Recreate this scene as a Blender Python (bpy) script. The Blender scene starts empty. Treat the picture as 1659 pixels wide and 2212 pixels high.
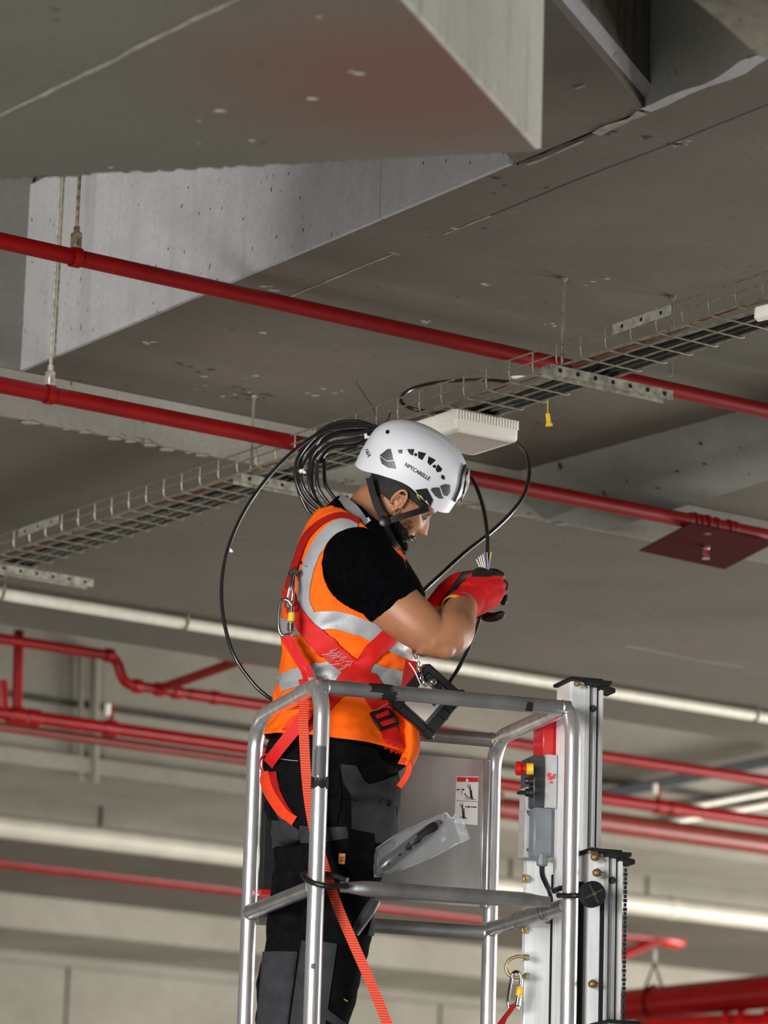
import bpy, bmesh, math, random
from mathutils import Vector, Matrix, noise
from mathutils.bvhtree import BVHTree
random.seed(7)
sc = bpy.context.scene
col = sc.collection
# ------------------------------------------------------------------ camera
FPX, CX, CY = 8000.0, 829.5, 1106.0
PITCH, ROLL = math.radians(13.29), math.radians(1.71)
CAM = Vector((0, 0, 1.6))
cF = Vector((0, math.cos(PITCH), math.sin(PITCH)))
_U = Vector((0, -math.sin(PITCH), math.cos(PITCH))); _R = Vector((1, 0, 0))
cR = math.cos(ROLL)*_R + math.sin(ROLL)*_U
cU = -math.sin(ROLL)*_R + math.cos(ROLL)*_U
cd = bpy.data.cameras.new('camera'); cam = bpy.data.objects.new('camera', cd); col.objects.link(cam)
m = Matrix.Identity(4)
for i in range(3):
    m[i][0], m[i][1], m[i][2], m[i][3] = cR[i], cU[i], -cF[i], CAM[i]
cam.matrix_world = m
cd.sensor_fit = 'HORIZONTAL'; cd.sensor_width = 24.0; cd.lens = FPX/1659*24.0
cd.dof.use_dof = True; cd.dof.focus_distance = 9.1; cd.dof.aperture_fstop = 3.5
cd.clip_end = 200
sc.camera = cam
# ------------------------------------------------------------------ world, lamps, exposure
w = bpy.data.worlds.new('world'); sc.world = w; w.use_nodes = True
w.node_tree.nodes['Background'].inputs[0].default_value = (0.80, 0.90, 1.0, 1)
w.node_tree.nodes['Background'].inputs[1].default_value = 0.11
def area(name, loc, target, sx, sy, power, color):
    l = bpy.data.lights.new(name, 'AREA'); l.shape = 'RECTANGLE'; l.size = sx; l.size_y = sy
    l.energy = power; l.color = color
    o = bpy.data.objects.new(name, l); col.objects.link(o); o.location = loc
    o.rotation_euler = (Vector(target)-Vector(loc)).to_track_quat('-Z', 'Y').to_euler()
    return o
def spread(o, deg): o.data.spread = math.radians(deg); return o
spread(area('added_key_camera_side', (-5.5, -2.5, 2.9), (0.0, 9.2, 3.4), 3.5, 2.5, 235, (1.0, 0.97, 0.93)), 75)  # added lamp aimed at the man, narrowed to spare the ceiling
spread(area('daylight_low_front', (-2.5, 1.0, 0.6), (0.2, 9.0, 2.9), 3, 1.2, 62, (1.0, 0.98, 0.95)), 80)
area('daylight_right_opening', (7.5, 11.5, 2.4), (0, 9.4, 3.5), 3, 3.0, 430, (1.0, 0.98, 0.96))
area('daylight_right_far', (8.5, 17.5, 1.4), (4, 19.0, 4.3), 5, 2.0, 900, (1.0, 0.98, 0.93))
area('daylight_far_right_floor', (9.5, 21.5, 0.8), (5.0, 20.5, 4.3), 5, 2.5, 650, (1.0, 0.98, 0.94))
area('daylight_low_left', (-6.0, 14.0, 0.8), (0, 15, 4.4), 4, 2, 35, (1.0, 0.94, 0.82))
sc.view_settings.view_transform = 'Standard'; sc.view_settings.look = 'None'
sc.view_settings.gamma = 1.0; sc.view_settings.use_curve_mapping = False
sc.view_settings.exposure = 0.0

# ------------------------------------------------------------------ rays through the lens model
def ray(px, py): return cF + cR*((px-CX)/FPX) - cU*((py-CY)/FPX)
def W(px, py, Y):
    d = ray(px, py); return CAM + d*((Y-CAM.y)/d.y)
def Z(px, py, z):
    d = ray(px, py); return CAM + d*((z-CAM.z)/d.z)
def pix(p):
    d = p-CAM; z = d.dot(cF); return (CX+FPX*d.dot(cR)/z, CY-FPX*d.dot(cU)/z)
TA = math.radians(34.38); TC = math.radians(17.64)
D1 = Vector((math.cos(TA), math.sin(TA), 0)); D2 = Vector((math.sin(TA), -math.cos(TA), 0))
E1 = Vector((math.cos(TC), math.sin(TC), 0)); E2 = Vector((math.sin(TC), -math.cos(TC), 0))
UP = Vector((0, 0, 1))
def PL(px, py, wv):          # point on the vertical plane parallel to D1 at distance wv (measured along -D2)
    d = ray(px, py); return CAM + d*((wv + CAM.dot(D2))/(-d.dot(D2)))
def wof(p): return -p.dot(D2)

# ------------------------------------------------------------------ mesh helpers
def spline(pts, n=8, closed=False):
    P = [Vector(p) for p in pts]; out = []; N = len(P)
    if N < 3 and not closed: 
        return [P[0].lerp(P[-1], i/n) for i in range(n+1)]
    rng = range(N if closed else N-1)
    for i in rng:
        p1, p2 = P[i], P[(i+1) % N]
        p0 = P[i-1] if (i > 0 or closed) else p1*2-p2
        p3 = P[(i+2) % N] if (i+2 < N or closed) else p2*2-p1
        for k in range(n):
            t = k/n
            out.append(0.5*((2*p1)+(p2-p0)*t+(2*p0-5*p1+4*p2-p3)*t*t+(3*p1-p0-3*p2+p3)*t**3))
    if not closed: out.append(P[-1])
    return out
def vspline(vals, n):        # same for tuples of any length
    N = len(vals); out = []
    for i in range(N-1):
        p1, p2 = vals[i], vals[i+1]
        p0 = vals[i-1] if i > 0 else tuple(2*a-b for a, b in zip(p1, p2))
        p3 = vals[i+2] if i+2 < N else tuple(2*b-a for a, b in zip(p1, p2))
        for k in range(n):
            t = k/n
            out.append(tuple(0.5*((2*b)+(c-a)*t+(2*a-5*b+4*c-d)*t*t+(3*b-a-3*c+d)*t**3) for a, b, c, d in zip(p0, p1, p2, p3)))
    out.append(tuple(vals[-1])); return out

class MB:
    def __init__(s): s.v = []; s.f = []; s.mi = []
    def add(s, vs, fs, mi=0):
        o = len(s.v); s.v += [Vector(v) for v in vs]
        for f in fs: s.f.append(tuple(i+o for i in f)); s.mi.append(mi)
        return s
    def box(s, c, ax, ay, az, mi=0, bev=0):
        c = Vector(c); vs = []
        if bev <= 0:
            for k in (-1, 1):
                for j in (-1, 1):
                    for i in (-1, 1): vs.append(c+ax*i+ay*j+az*k)
            return s.add(vs, [(0,2,3,1),(4,5,7,6),(0,1,5,4),(2,6,7,3),(0,4,6,2),(1,3,7,5)], mi)
        # chamfered box: rounded rectangle in the ax-ay plane, with chamfered ends
        la, lb, lc = ax.length, ay.length, az.length
        b = min(bev, la*.9, lb*.9, lc*.9)
        def ring(ea, eb, z):
            r = []
            A, B = la-ea, lb-ea; q = max(b-ea, b*.3)
            for (i, j, p, t) in ((1,-1,0,1),(1,1,1,0),(-1,1,0,1),(-1,-1,1,0)):
                c1 = (i*A, j*(B-q)) ; c2 = (i*(A-q), j*B)
                r += ([c1, c2] if (i*j > 0) else [c2, c1])
            ua, ub, uc = ax/la, ay/lb, az/lc
            return [c+ua*x+ub*y+uc*z for x, y in r]
        R = [ring(b*.6, 0, -lc), ring(0, 0, -lc+b*.6), ring(0, 0, lc-b*.6), ring(b*.6, 0, lc)]
        return s.loft(R, mi)
    def loft(s, rings, mi=0, closed=True, caps=True):
        n = len(rings[0]); vs = [v for r in rings for v in r]; fs = []
        for k in range(len(rings)-1):
            for i in range(n if closed else n-1):
                j = (i+1) % n
                fs.append((k*n+i, k*n+j, (k+1)*n+j, (k+1)*n+i))
        if caps and closed:
            fs.append(tuple(reversed(range(n)))); fs.append(tuple(range((len(rings)-1)*n, len(rings)*n)))
        return s.add(vs, fs, mi)
    def tube(s, pts, r, n=12, mi=0, closed=False, caps=True, flat=None):
        P = [Vector(p) for p in pts]; N = len(P)
        if not isinstance(r, (list, tuple)): r = [r]*N
        rings = []; nrm = None
        for i in range(N):
            if closed: t = (P[(i+1) % N]-P[i-1])
            else: t = P[min(i+1, N-1)]-P[max(i-1, 0)]
            t = t.normalized() if t.length > 1e-9 else Vector((0,0,1))
            if nrm is None:
                a = Vector((0,0,1)) if abs(t.z) < .9 else Vector((1,0,0))
                nrm = (a-t*a.dot(t)).normalized()
            else:
                nrm = (nrm-t*nrm.dot(t)); nrm = nrm.normalized() if nrm.length > 1e-6 else t.orthogonal().normalized()
            b = t.cross(nrm)
            rings.append([P[i]+(nrm*math.cos(2*math.pi*k/n)+b*math.sin(2*math.pi*k/n))*r[i] for k in range(n)])
        if closed:
            vs = [v for q in rings for v in q]; fs = []
            for k in range(N):
                k2 = (k+1) % N
                for i in range(n):
                    j = (i+1) % n; fs.append((k*n+i, k*n+j, k2*n+j, k2*n+i))
            return s.add(vs, fs, mi)
        return s.loft(rings, mi, True, caps)
    def cyl(s, a, b, r, n=16, mi=0, r2=None): return s.tube([a, b], [r, r if r2 is None else r2], n, mi)
    def ball(s, c, r, n=12, mi=0, sx=1, sy=1, sz=1, M=None):
        rings = []; c = Vector(c)
        for k in range(1, n):
            a = math.pi*k/n; q = []
            for i in range(n*2):
                b = math.pi*i/n
                v = Vector((math.sin(a)*math.cos(b)*r*sx, math.sin(a)*math.sin(b)*r*sy, math.cos(a)*r*sz))
                q.append(c+(M@v if M else v))
            rings.append(list(reversed(q)))
        return s.loft(rings, mi)
    def chain(s, pts, rr, n=14, sub=5):       # limb: round-ended tapered tube through joints
        vals = vspline([tuple(p)+(r,) for p, r in zip(pts, rr)], sub)
        P = [Vector(v[:3]) for v in vals]; R = [v[3] for v in vals]
        d0 = (P[0]-P[1]).normalized(); d1 = (P[-1]-P[-2]).normalized()
        a = [(P[0]+d0*R[0]*x, R[0]*math.sqrt(1-x*x)) for x in (.97, .8, .5)]
        b = [(P[-1]+d1*R[-1]*x, R[-1]*math.sqrt(1-x*x)) for x in (.5, .8, .97)]
        P = [x[0] for x in a]+P+[x[0] for x in b]; R = [x[1] for x in a]+R+[x[1] for x in b]
        return s.tube(P, R, n)
    def ribbon(s, rows, th, mi=0):  # rows: list of (list of (point, normal)) across the strap; closed slab
        m = len(rows[0]); rings = []
        for r in rows:
            top = [p+n*th for p, n in r]; bot = [p-n*th*.2 for p, n in reversed(r)]
            rings.append(top+bot)
        return s.loft(rings, mi)
    def build(s, name, mats, parent=None, smooth=True, angle=38, loc=None):
        if not isinstance(mats, (list, tuple)): mats = [mats]
        lo = Vector((min(v.x for v in s.v), min(v.y for v in s.v), min(v.z for v in s.v)))
        hi = Vector((max(v.x for v in s.v), max(v.y for v in s.v), max(v.z for v in s.v)))
        c = (lo+hi)/2 if loc is None else Vector(loc)
        me = bpy.data.meshes.new(name)
        me.from_pydata([tuple(v-c) for v in s.v], [], s.f)
        for mt in mats: me.materials.append(mt)
        if any(s.mi): me.polygons.foreach_set('material_index', s.mi)
        me.validate(clean_customdata=False); me.update()
        bm = bmesh.new(); bm.from_mesh(me); bmesh.ops.recalc_face_normals(bm, faces=bm.faces); 
        for e in bm.edges:
            if len(e.link_faces) == 2: e.smooth = e.calc_face_angle(0) < math.radians(angle)
        for f in bm.faces: f.smooth = smooth
        bm.to_mesh(me); bm.free()
        return link(name, me, c, parent)
def link(name, me, c, parent=None):
    o = bpy.data.objects.new(name, me); col.objects.link(o)
    if parent is not None:
        o.parent = parent; wl = parent.location.copy(); q = parent
        while q.parent: q = q.parent; wl += q.location
        o.location = c-wl
    else: o.location = c
    return o
def tag(o, label=None, cat=None, group=None, kind=None):
    if label: o['label'] = label
    if cat: o['category'] = cat
    if group: o['group'] = group
    if kind: o['kind'] = kind
    return o
def thing(name, loc, label, cat, group=None):
    o = bpy.data.objects.new(name, None); col.objects.link(o); o.location = loc; o.empty_display_size = .1
    return tag(o, label, cat, group)
def bvh_of(mb): return BVHTree.FromPolygons([tuple(v) for v in mb.v], mb.f)
def remesh(mb, vox, smooth=4):
    me = bpy.data.meshes.new('tmp'); me.from_pydata([tuple(v) for v in mb.v], [], mb.f); me.update()
    bm = bmesh.new(); bm.from_mesh(me); bmesh.ops.recalc_face_normals(bm, faces=bm.faces); bm.to_mesh(me); bm.free()
    o = bpy.data.objects.new('tmp', me); col.objects.link(o)
    md = o.modifiers.new('r', 'REMESH'); md.mode = 'VOXEL'; md.voxel_size = vox
    if smooth:
        ms = o.modifiers.new('s', 'SMOOTH'); ms.iterations = smooth; ms.factor = .5
    dg = bpy.context.evaluated_depsgraph_get(); ev = o.evaluated_get(dg); m2 = ev.to_mesh()
    out = MB(); out.v = [v.co.copy() for v in m2.vertices]; out.f = [tuple(p.vertices) for p in m2.polygons]; out.mi = [0]*len(out.f)
    ev.to_mesh_clear(); bpy.data.objects.remove(o); bpy.data.meshes.remove(me)
    return out
def inpoly(x, y, poly):
    c = False; n = len(poly); j = n-1
    for i in range(n):
        xi, yi = poly[i]; xj, yj = poly[j]
        if (yi > y) != (yj > y) and x < (xj-xi)*(y-yi)/(yj-yi)+xi: c = not c
        j = i
    return c
def hit(bvh, px, py, Y=9.0):
    d = ray(px, py).normalized(); r = bvh.ray_cast(CAM, d)
    if r[0] is None:
        r = bvh.find_nearest(W(px, py, Y)); n = r[1]
        return r[0], n
    n = r[1]
    if n.dot(d) > 0: n = -n
    return r[0], n
def drape(bvh, center, width, off, th, nacross=4, dens=14, Y=9.0, wf=None):
    """strap lying on a body: centre line and width as seen, wrapped on the surface found there"""
    pts = spline([Vector((a, b, 0)) for a, b in center], 6)
    L = [0]
    for a, b in zip(pts, pts[1:]): L.append(L[-1]+(b-a).length)
    n = max(3, int(L[-1]/dens)); rows = []; k = 0
    samp = []
    for i in range(n+1):
        t = L[-1]*i/n
        while k < len(L)-2 and L[k+1] < t: k += 1
        u = (t-L[k])/max(1e-6, L[k+1]-L[k]); samp.append(pts[k].lerp(pts[k+1], u))
    for i, p in enumerate(samp):
        d = (samp[min(i+1, n)]-samp[max(i-1, 0)]).normalized(); q = Vector((-d.y, d.x, 0))
        ww = width if wf is None else wf(i/n)
        row = []
        for j in range(nacross+1):
            c = p+q*ww*(j/nacross-.5)
            l, nn = hit(bvh, c.x, c.y, Y); row.append([l, nn])
        rows.append(row)
    # gentle smoothing along the strap
    for it in range(2):
        for i in range(1, n):
            for j in range(nacross+1):
                rows[i][j][0] = (rows[i-1][j][0]+rows[i][j][0]*2+rows[i+1][j][0])/4
    return [[(l+nn*off, nn) for l, nn in r] for r in rows]
def patch(bvh, A, B, off, th, nu=10, nv=6, Y=9.0):
    """panel between two curves A and B (as seen), laid on the surface"""
    def res(c, n):
        p = spline([Vector((a, b, 0)) for a, b in c], 6); L = [0]
        for a, b in zip(p, p[1:]): L.append(L[-1]+(b-a).length)
        out = []; k = 0
        for i in range(n+1):
            t = L[-1]*i/n
            while k < len(L)-2 and L[k+1] < t: k += 1
            out.append(p[k].lerp(p[k+1], (t-L[k])/max(1e-6, L[k+1]-L[k])))
        return out
    a, b = res(A, nu), res(B, nu); rows = []
    for i in range(nu+1):
        r = []
        for j in range(nv+1):
            c = a[i].lerp(b[i], j/nv); l, n = hit(bvh, c.x, c.y, Y); r.append((l+n*off, n))
        rows.append(r)
    return rows

# ------------------------------------------------------------------ materials
def new_mat(name):
    m = bpy.data.materials.new(name); m.use_nodes = True
    return m, m.node_tree.nodes, m.node_tree.links, m.node_tree.nodes['Principled BSDF']
def N(nt, t, **kw):
    n = nt.new(t)
    for k, v in kw.items():
        if k in n.inputs.keys() if hasattr(n.inputs, 'keys') else False: n.inputs[k].default_value = v
        else: setattr(n, k, v)
    return n
def mat(name, c, rough=.6, metal=0, var=.08, scale=30, bump=.0, bscale=200, spec=.5, coat=0, stretch=None, c2=None, trans=0):
    m, nt, lk, b = new_mat(name)
    tc = nt.new('ShaderNodeTexCoord'); mp = nt.new('ShaderNodeMapping'); lk.new(tc.outputs['Object'], mp.inputs[0])
    if stretch: mp.inputs['Scale'].default_value = stretch
    nz = nt.new('ShaderNodeTexNoise'); nz.inputs['Scale'].default_value = scale; nz.inputs['Detail'].default_value = 5
    lk.new(mp.outputs[0], nz.inputs['Vector'])
    rp = nt.new('ShaderNodeValToRGB'); rp.color_ramp.elements[0].position = .3; rp.color_ramp.elements[1].position = .7
    d = c2 if c2 else tuple(max(0, x*(1-var*2)) for x in c)
    rp.color_ramp.elements[0].color = (*d, 1); rp.color_ramp.elements[1].color = (*[min(1, x*(1+var)) for x in c], 1)
    lk.new(nz.outputs[0], rp.inputs[0]); lk.new(rp.outputs[0], b.inputs['Base Color'])
    b.inputs['Roughness'].default_value = rough; b.inputs['Metallic'].default_value = metal
    b.inputs['Specular IOR Level'].default_value = spec; b.inputs['Coat Weight'].default_value = coat
    b.inputs['Transmission Weight'].default_value = trans
    if bump:
        n2 = nt.new('ShaderNodeTexNoise'); n2.inputs['Scale'].default_value = bscale; n2.inputs['Detail'].default_value = 3
        lk.new(mp.outputs[0], n2.inputs['Vector'])
        bp = nt.new('ShaderNodeBump'); bp.inputs['Strength'].default_value = bump; bp.inputs['Distance'].default_value = .004
        lk.new(n2.outputs[0], bp.inputs['Height']); lk.new(bp.outputs[0], b.inputs['Normal'])
    return m
def concrete(name, ca, cb, pits=.5, rough=.85, streak=0, painted_glow=None, pitscale=16, boards=0, gate=.52):
    m, nt, lk, b = new_mat(name)
    geo = nt.new('ShaderNodeNewGeometry'); P = geo.outputs['Position']
    n1 = nt.new('ShaderNodeTexNoise'); n1.inputs['Scale'].default_value = 1.3; n1.inputs['Detail'].default_value = 8; n1.inputs['Roughness'].default_value = .62
    lk.new(P, n1.inputs['Vector'])
    rp = nt.new('ShaderNodeValToRGB'); rp.color_ramp.elements[0].position = .32; rp.color_ramp.elements[1].position = .68
    rp.color_ramp.elements[0].color = (*cb, 1); rp.color_ramp.elements[1].color = (*ca, 1); lk.new(n1.outputs[0], rp.inputs[0])
    cur = rp.outputs[0]
    def mix(fac, colr, a, blend='MIX'):
        mx = nt.new('ShaderNodeMix'); mx.data_type = 'RGBA'; mx.blend_type = blend
        if isinstance(fac, float): mx.inputs[0].default_value = fac
        else: lk.new(fac, mx.inputs[0])
        lk.new(a, mx.inputs[6]); mx.inputs[7].default_value = (*colr, 1); return mx.outputs[2]
    # fine grain
    ng = nt.new('ShaderNodeTexNoise'); ng.inputs['Scale'].default_value = 60; ng.inputs['Detail'].default_value = 4; lk.new(P, ng.inputs['Vector'])
    mg = nt.new('ShaderNodeMapRange'); mg.inputs[1].default_value = .25; mg.inputs[2].default_value = .8; mg.inputs[3].default_value = .35; mg.inputs[4].default_value = 0
    lk.new(ng.outputs[0], mg.inputs[0]); cur = mix(mg.outputs[0], tuple(x*.7 for x in cb), cur)
    # bug holes: sparse dark specks, and a few pale scabs
    for sc_, thr, colr, dn in ((pitscale, .075, tuple(x*.18 for x in cb), gate), (pitscale*.35, .05, tuple(min(1, x*1.9) for x in ca), .62)):
        mp = nt.new('ShaderNodeMapping'); mp.inputs['Scale'].default_value = (1, 1, .55); lk.new(P, mp.inputs[0])
        nd = nt.new('ShaderNodeTexNoise'); nd.inputs['Scale'].default_value = 25; lk.new(mp.outputs[0], nd.inputs['Vector'])
        va = nt.new('ShaderNodeVectorMath'); va.operation = 'MULTIPLY_ADD'; va.inputs[1].default_value = (.03, .03, .03)
        lk.new(nd.outputs['Color'], va.inputs[0]); lk.new(mp.outputs[0], va.inputs[2])
        vo = nt.new('ShaderNodeTexVoronoi'); vo.inputs['Scale'].default_value = sc_; lk.new(va.outputs[0], vo.inputs['Vector'])
        lt = nt.new('ShaderNodeMapRange'); lt.inputs[1].default_value = thr; lt.inputs[2].default_value = thr*1.8; lt.inputs[3].default_value = 1; lt.inputs[4].default_value = 0
        lk.new(vo.outputs['Distance'], lt.inputs[0])
        nm = nt.new('ShaderNodeTexNoise'); nm.inputs['Scale'].default_value = 3.1; nm.inputs['Detail'].default_value = 2; lk.new(P, nm.inputs['Vector'])
        gt = nt.new('ShaderNodeMapRange'); gt.inputs[1].default_value = dn-.04; gt.inputs[2].default_value = dn+.1; lk.new(nm.outputs[0], gt.inputs[0])
        mu = nt.new('ShaderNodeMath'); mu.operation = 'MULTIPLY'; lk.new(lt.outputs[0], mu.inputs[0]); lk.new(gt.outputs[0], mu.inputs[1])
        m2 = nt.new('ShaderNodeMath'); m2.operation = 'MULTIPLY'; m2.inputs[1].default_value = pits; lk.new(mu.outputs[0], m2.inputs[0])
        cur = mix(m2.outputs[0], colr, cur)
    if streak:
        mp = nt.new('ShaderNodeMapping'); mp.inputs['Scale'].default_value = (9, 9, .8); lk.new(P, mp.inputs[0])
        ns = nt.new('ShaderNodeTexNoise'); ns.inputs['Scale'].default_value = 2.2; ns.inputs['Detail'].default_value = 4; lk.new(mp.outputs[0], ns.inputs['Vector'])
        mr = nt.new('ShaderNodeMapRange'); mr.inputs[1].default_value = .5; mr.inputs[2].default_value = .75; mr.inputs[4].default_value = streak; lk.new(ns.outputs[0], mr.inputs[0])
        cur = mix(mr.outputs[0], tuple(x*.45 for x in cb), cur)
    if painted_glow:
        (c0, rad, colr, amt) = painted_glow
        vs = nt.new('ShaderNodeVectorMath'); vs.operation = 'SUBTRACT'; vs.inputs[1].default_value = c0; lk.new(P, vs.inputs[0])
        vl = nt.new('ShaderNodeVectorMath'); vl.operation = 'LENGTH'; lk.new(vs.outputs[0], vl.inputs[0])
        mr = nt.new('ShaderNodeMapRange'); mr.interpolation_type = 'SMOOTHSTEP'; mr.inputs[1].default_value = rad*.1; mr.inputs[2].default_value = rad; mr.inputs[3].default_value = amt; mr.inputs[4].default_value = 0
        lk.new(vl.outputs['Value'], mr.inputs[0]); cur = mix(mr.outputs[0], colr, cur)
    lk.new(cur, b.inputs['Base Color']); b.inputs['Roughness'].default_value = rough; b.inputs['Specular IOR Level'].default_value = .25
    bp = nt.new('ShaderNodeBump'); bp.inputs['Strength'].default_value = .35; bp.inputs['Distance'].default_value = .01
    lk.new(n1.outputs[0], bp.inputs['Height']); lk.new(bp.outputs[0], b.inputs['Normal'])
    return m
F0 = 3.95; C0 = 4.36; C1 = 4.22; ROOF = 4.95
M = {}
M['slab'] = concrete('ceiling_concrete', (.195, .160, .135), (.128, .120, .090), .7)
M['slab_front'] = concrete('drop_slab_concrete', (.185, .178, .148), (.135, .130, .104), .5, painted_glow=(tuple(Z(900, 170, F0)), .62, (.19, .088, .062), .8), pitscale=9)  # reddish bounced glow painted into the slab colour as a soft round patch
M['pale'] = concrete('lit_board_concrete', (.56, .55, .575), (.36, .36, .36), 1.0, streak=.2, pitscale=34, gate=.42)
M['cap'] = concrete('lit_end_concrete', (.80, .78, .68), (.58, .56, .48), .4, streak=.6)  # coloured paler than its slab for the light arriving from the right
M['beam'] = concrete('beam_concrete', (.36, .345, .30), (.22, .21, .18), .9, pitscale=26, gate=.46)
M['haunch'] = concrete('haunch_concrete', (.25, .25, .215), (.155, .155, .135), 1.0, pitscale=15, gate=.44)
M['brownrough'] = concrete('rough_brown_concrete', (.30, .27, .21), (.10, .09, .065), .9, streak=.8)
M['bgwall'] = concrete('far_wall_concrete', (.38, .355, .295), (.25, .23, .185), .4)
M['floor'] = concrete('floor_concrete', (.36, .35, .33), (.25, .24, .22), .2)
M['seam_pale'] = mat('pale_mortar_seam', (.34, .32, .27), .9, var=.2)
M['seam_dark'] = mat('dark_shade_strip', (.06, .055, .045), .9, var=.2)
M['redfar'] = mat('red_pipe_paint_far_lit', (.26, .002, .003), .36, var=.12, scale=8, coat=.05, spec=.35)  # same red as the near pipes, lightened for the stronger light far back
M['red'] = mat('red_pipe_paint', (.20, .001, .0015), .38, var=.12, scale=8, coat=.05, spec=.35)
M['redbright'] = mat('bright_red_pipe_paint', (.50, .006, .005), .3, var=.1, scale=8, coat=.3)
M['darkred'] = mat('dark_red_baffle_paint', (.055, .0008, .0008), .8, var=.1, scale=5, spec=.08)
M['brownpipe'] = mat('dull_red_pipe_paint', (.22, .03, .02), .4, var=.1)
M['galv'] = mat('galvanised_wire', (.34, .31, .235), .42, .6, var=.2, scale=40)
M['galvplate'] = mat('galvanised_plate', (.52, .51, .45), .5, .55, var=.2, scale=60)
M['strut'] = mat('dull_strut_steel', (.40, .385, .31), .5, .55, var=.25, scale=45)
M['rust'] = mat('rusty_steel', (.22, .17, .11), .7, .3, var=.4, scale=60)
M['black'] = mat('black_cable_jacket', (.012, .012, .013), .28, var=.1, coat=.3)
M['brown'] = mat('brown_cable_jacket', (.17, .075, .05), .45, var=.2)
M['white'] = mat('white_plastic', (.78, .76, .68), .45, var=.03, spec=.4)
M['whitebox'] = mat('off_white_polycarbonate', (.90, .87, .79), .5, var=.02, spec=.35)
M['boxbase'] = mat('pale_grey_base', (.50, .44, .40), .55, var=.02)
M['yellow'] = mat('yellow_plastic', (.75, .47, .02), .45, var=.1)
M['duct'] = mat('cream_duct_paint', (.55, .51, .42), .38, var=.06, scale=6, coat=.1)
M['conduit'] = mat('cream_conduit_plastic', (.66, .62, .52), .35, var=.06, coat=.2)
M['alu'] = mat('brushed_aluminium', (.80, .80, .81), .30, .8, var=.12, scale=14, bump=.08, bscale=120, stretch=(3, 3, .35))
M['aludull'] = mat('worn_aluminium_rail', (.42, .42, .42), .40, .85, var=.16, scale=12, bump=.1, bscale=150)
M['alusheet'] = mat('aluminium_sheet', (.62, .61, .58), .34, .8, var=.08, scale=5, stretch=(3, 3, .25))
M['alumast'] = mat('aluminium_extrusion', (.76, .77, .78), .45, .2, var=.14, scale=12, stretch=(4, 4, .15))
M['aluwhite'] = mat('light_anodised_face', (.80, .82, .84), .5, .15, var=.06, scale=20, stretch=(4, 4, .3))
M['blk'] = mat('black_plastic', (.008, .008, .009), .4, var=.15, spec=.5)
M['blkmatte'] = mat('black_rubber', (.011, .011, .012), .7, var=.15, spec=.25, bump=.2)
M['dgrey'] = mat('dark_grey_plastic', (.045, .05, .055), .4, var=.1)
M['boxgrey'] = mat('blue_grey_enclosure', (.16, .185, .205), .45, var=.06)
M['boxlight'] = mat('light_grey_enclosure', (.40, .40, .40), .5, var=.05)
M['redplastic'] = mat('red_plastic', (.50, .006, .01), .35, var=.06, coat=.3)
M['chrome'] = mat('polished_steel', (.75, .75, .76), .16, 1, var=.05)
M['brass'] = mat('yellow_zinc_steel', (.55, .42, .20), .35, .9, var=.2, scale=80)
M['sticker'] = mat('white_sticker', (.74, .73, .72), .5, var=.01)
M['stickred'] = mat('red_print', (.55, .02, .02), .5, var=.02)
M['ink'] = mat('black_print', (.015, .015, .015), .5, var=.02)
M['inkgrey'] = mat('dark_grey_print', (.07, .07, .08), .5, var=.02)
M['orange'] = mat('fluorescent_orange_fabric', (1.0, .135, .003), .75, var=.03, scale=8, bump=.12, bscale=500, spec=.2)
M['orangetrim'] = mat('orange_binding_tape', (1.0, .13, .004), .7, var=.04, spec=.2)
M['reflect'] = mat('grey_reflective_tape', (.36, .37, .39), .42, .15, var=.06, scale=25, bump=.15, bscale=300)
M['shirt'] = mat('black_cotton', (.0022, .0022, .003), 1.0, var=.2, scale=60, bump=.1, bscale=600, spec=.03)
M['trouser'] = mat('black_work_cloth', (.0055, .0055, .0062), .95, var=.2, scale=40, bump=.15, bscale=500, spec=.06)
M['trousergrey'] = mat('charcoal_work_cloth', (.036, .037, .042), .85, var=.14, scale=30, bump=.2, bscale=500, spec=.2)
M['stitch'] = mat('pale_stitching', (.5, .45, .42), .8)
M['webred'] = mat('red_webbing', (.62, .010, .008), .62, var=.06, scale=40, bump=.2, bscale=700, spec=.3)
M['webdark'] = mat('deep_red_webbing', (.34, .006, .006), .65, var=.08, scale=40, bump=.2, bscale=700, spec=.3)
M['weborange'] = mat('orange_red_webbing', (.85, .055, .012), .62, var=.06, scale=40, spec=.3)
M['glovered'] = mat('red_knit_glove', (.56, .008, .012), .8, var=.08, scale=90, bump=.4, bscale=900, spec=.2)
M['gloveblack'] = mat('black_nitrile_coating', (.010, .010, .011), .55, var=.2, scale=90, bump=.4, bscale=500)
M['helmet'] = mat('white_helmet_shell', (.62, .64, .69), .46, var=.025, scale=9, coat=0, spec=.4)
M['tagorange'] = mat('orange_label', (.80, .30, .02), .6)
M['collar'] = mat('grey_collar_cloth', (.17, .17, .175), .85, var=.06, bump=.15, bscale=500)
M['hair'] = mat('black_hair', (.010, .007, .006), .6, var=.3, scale=90, bump=.7, bscale=350)
M['eye'] = mat('eye_white', (.22, .18, .16), .2, var=.02)
M['iris'] = mat('dark_iris', (.01, .006, .004), .1, var=.02)
M['lip'] = mat('lips', (.36, .13, .10), .5, var=.05)
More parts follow.
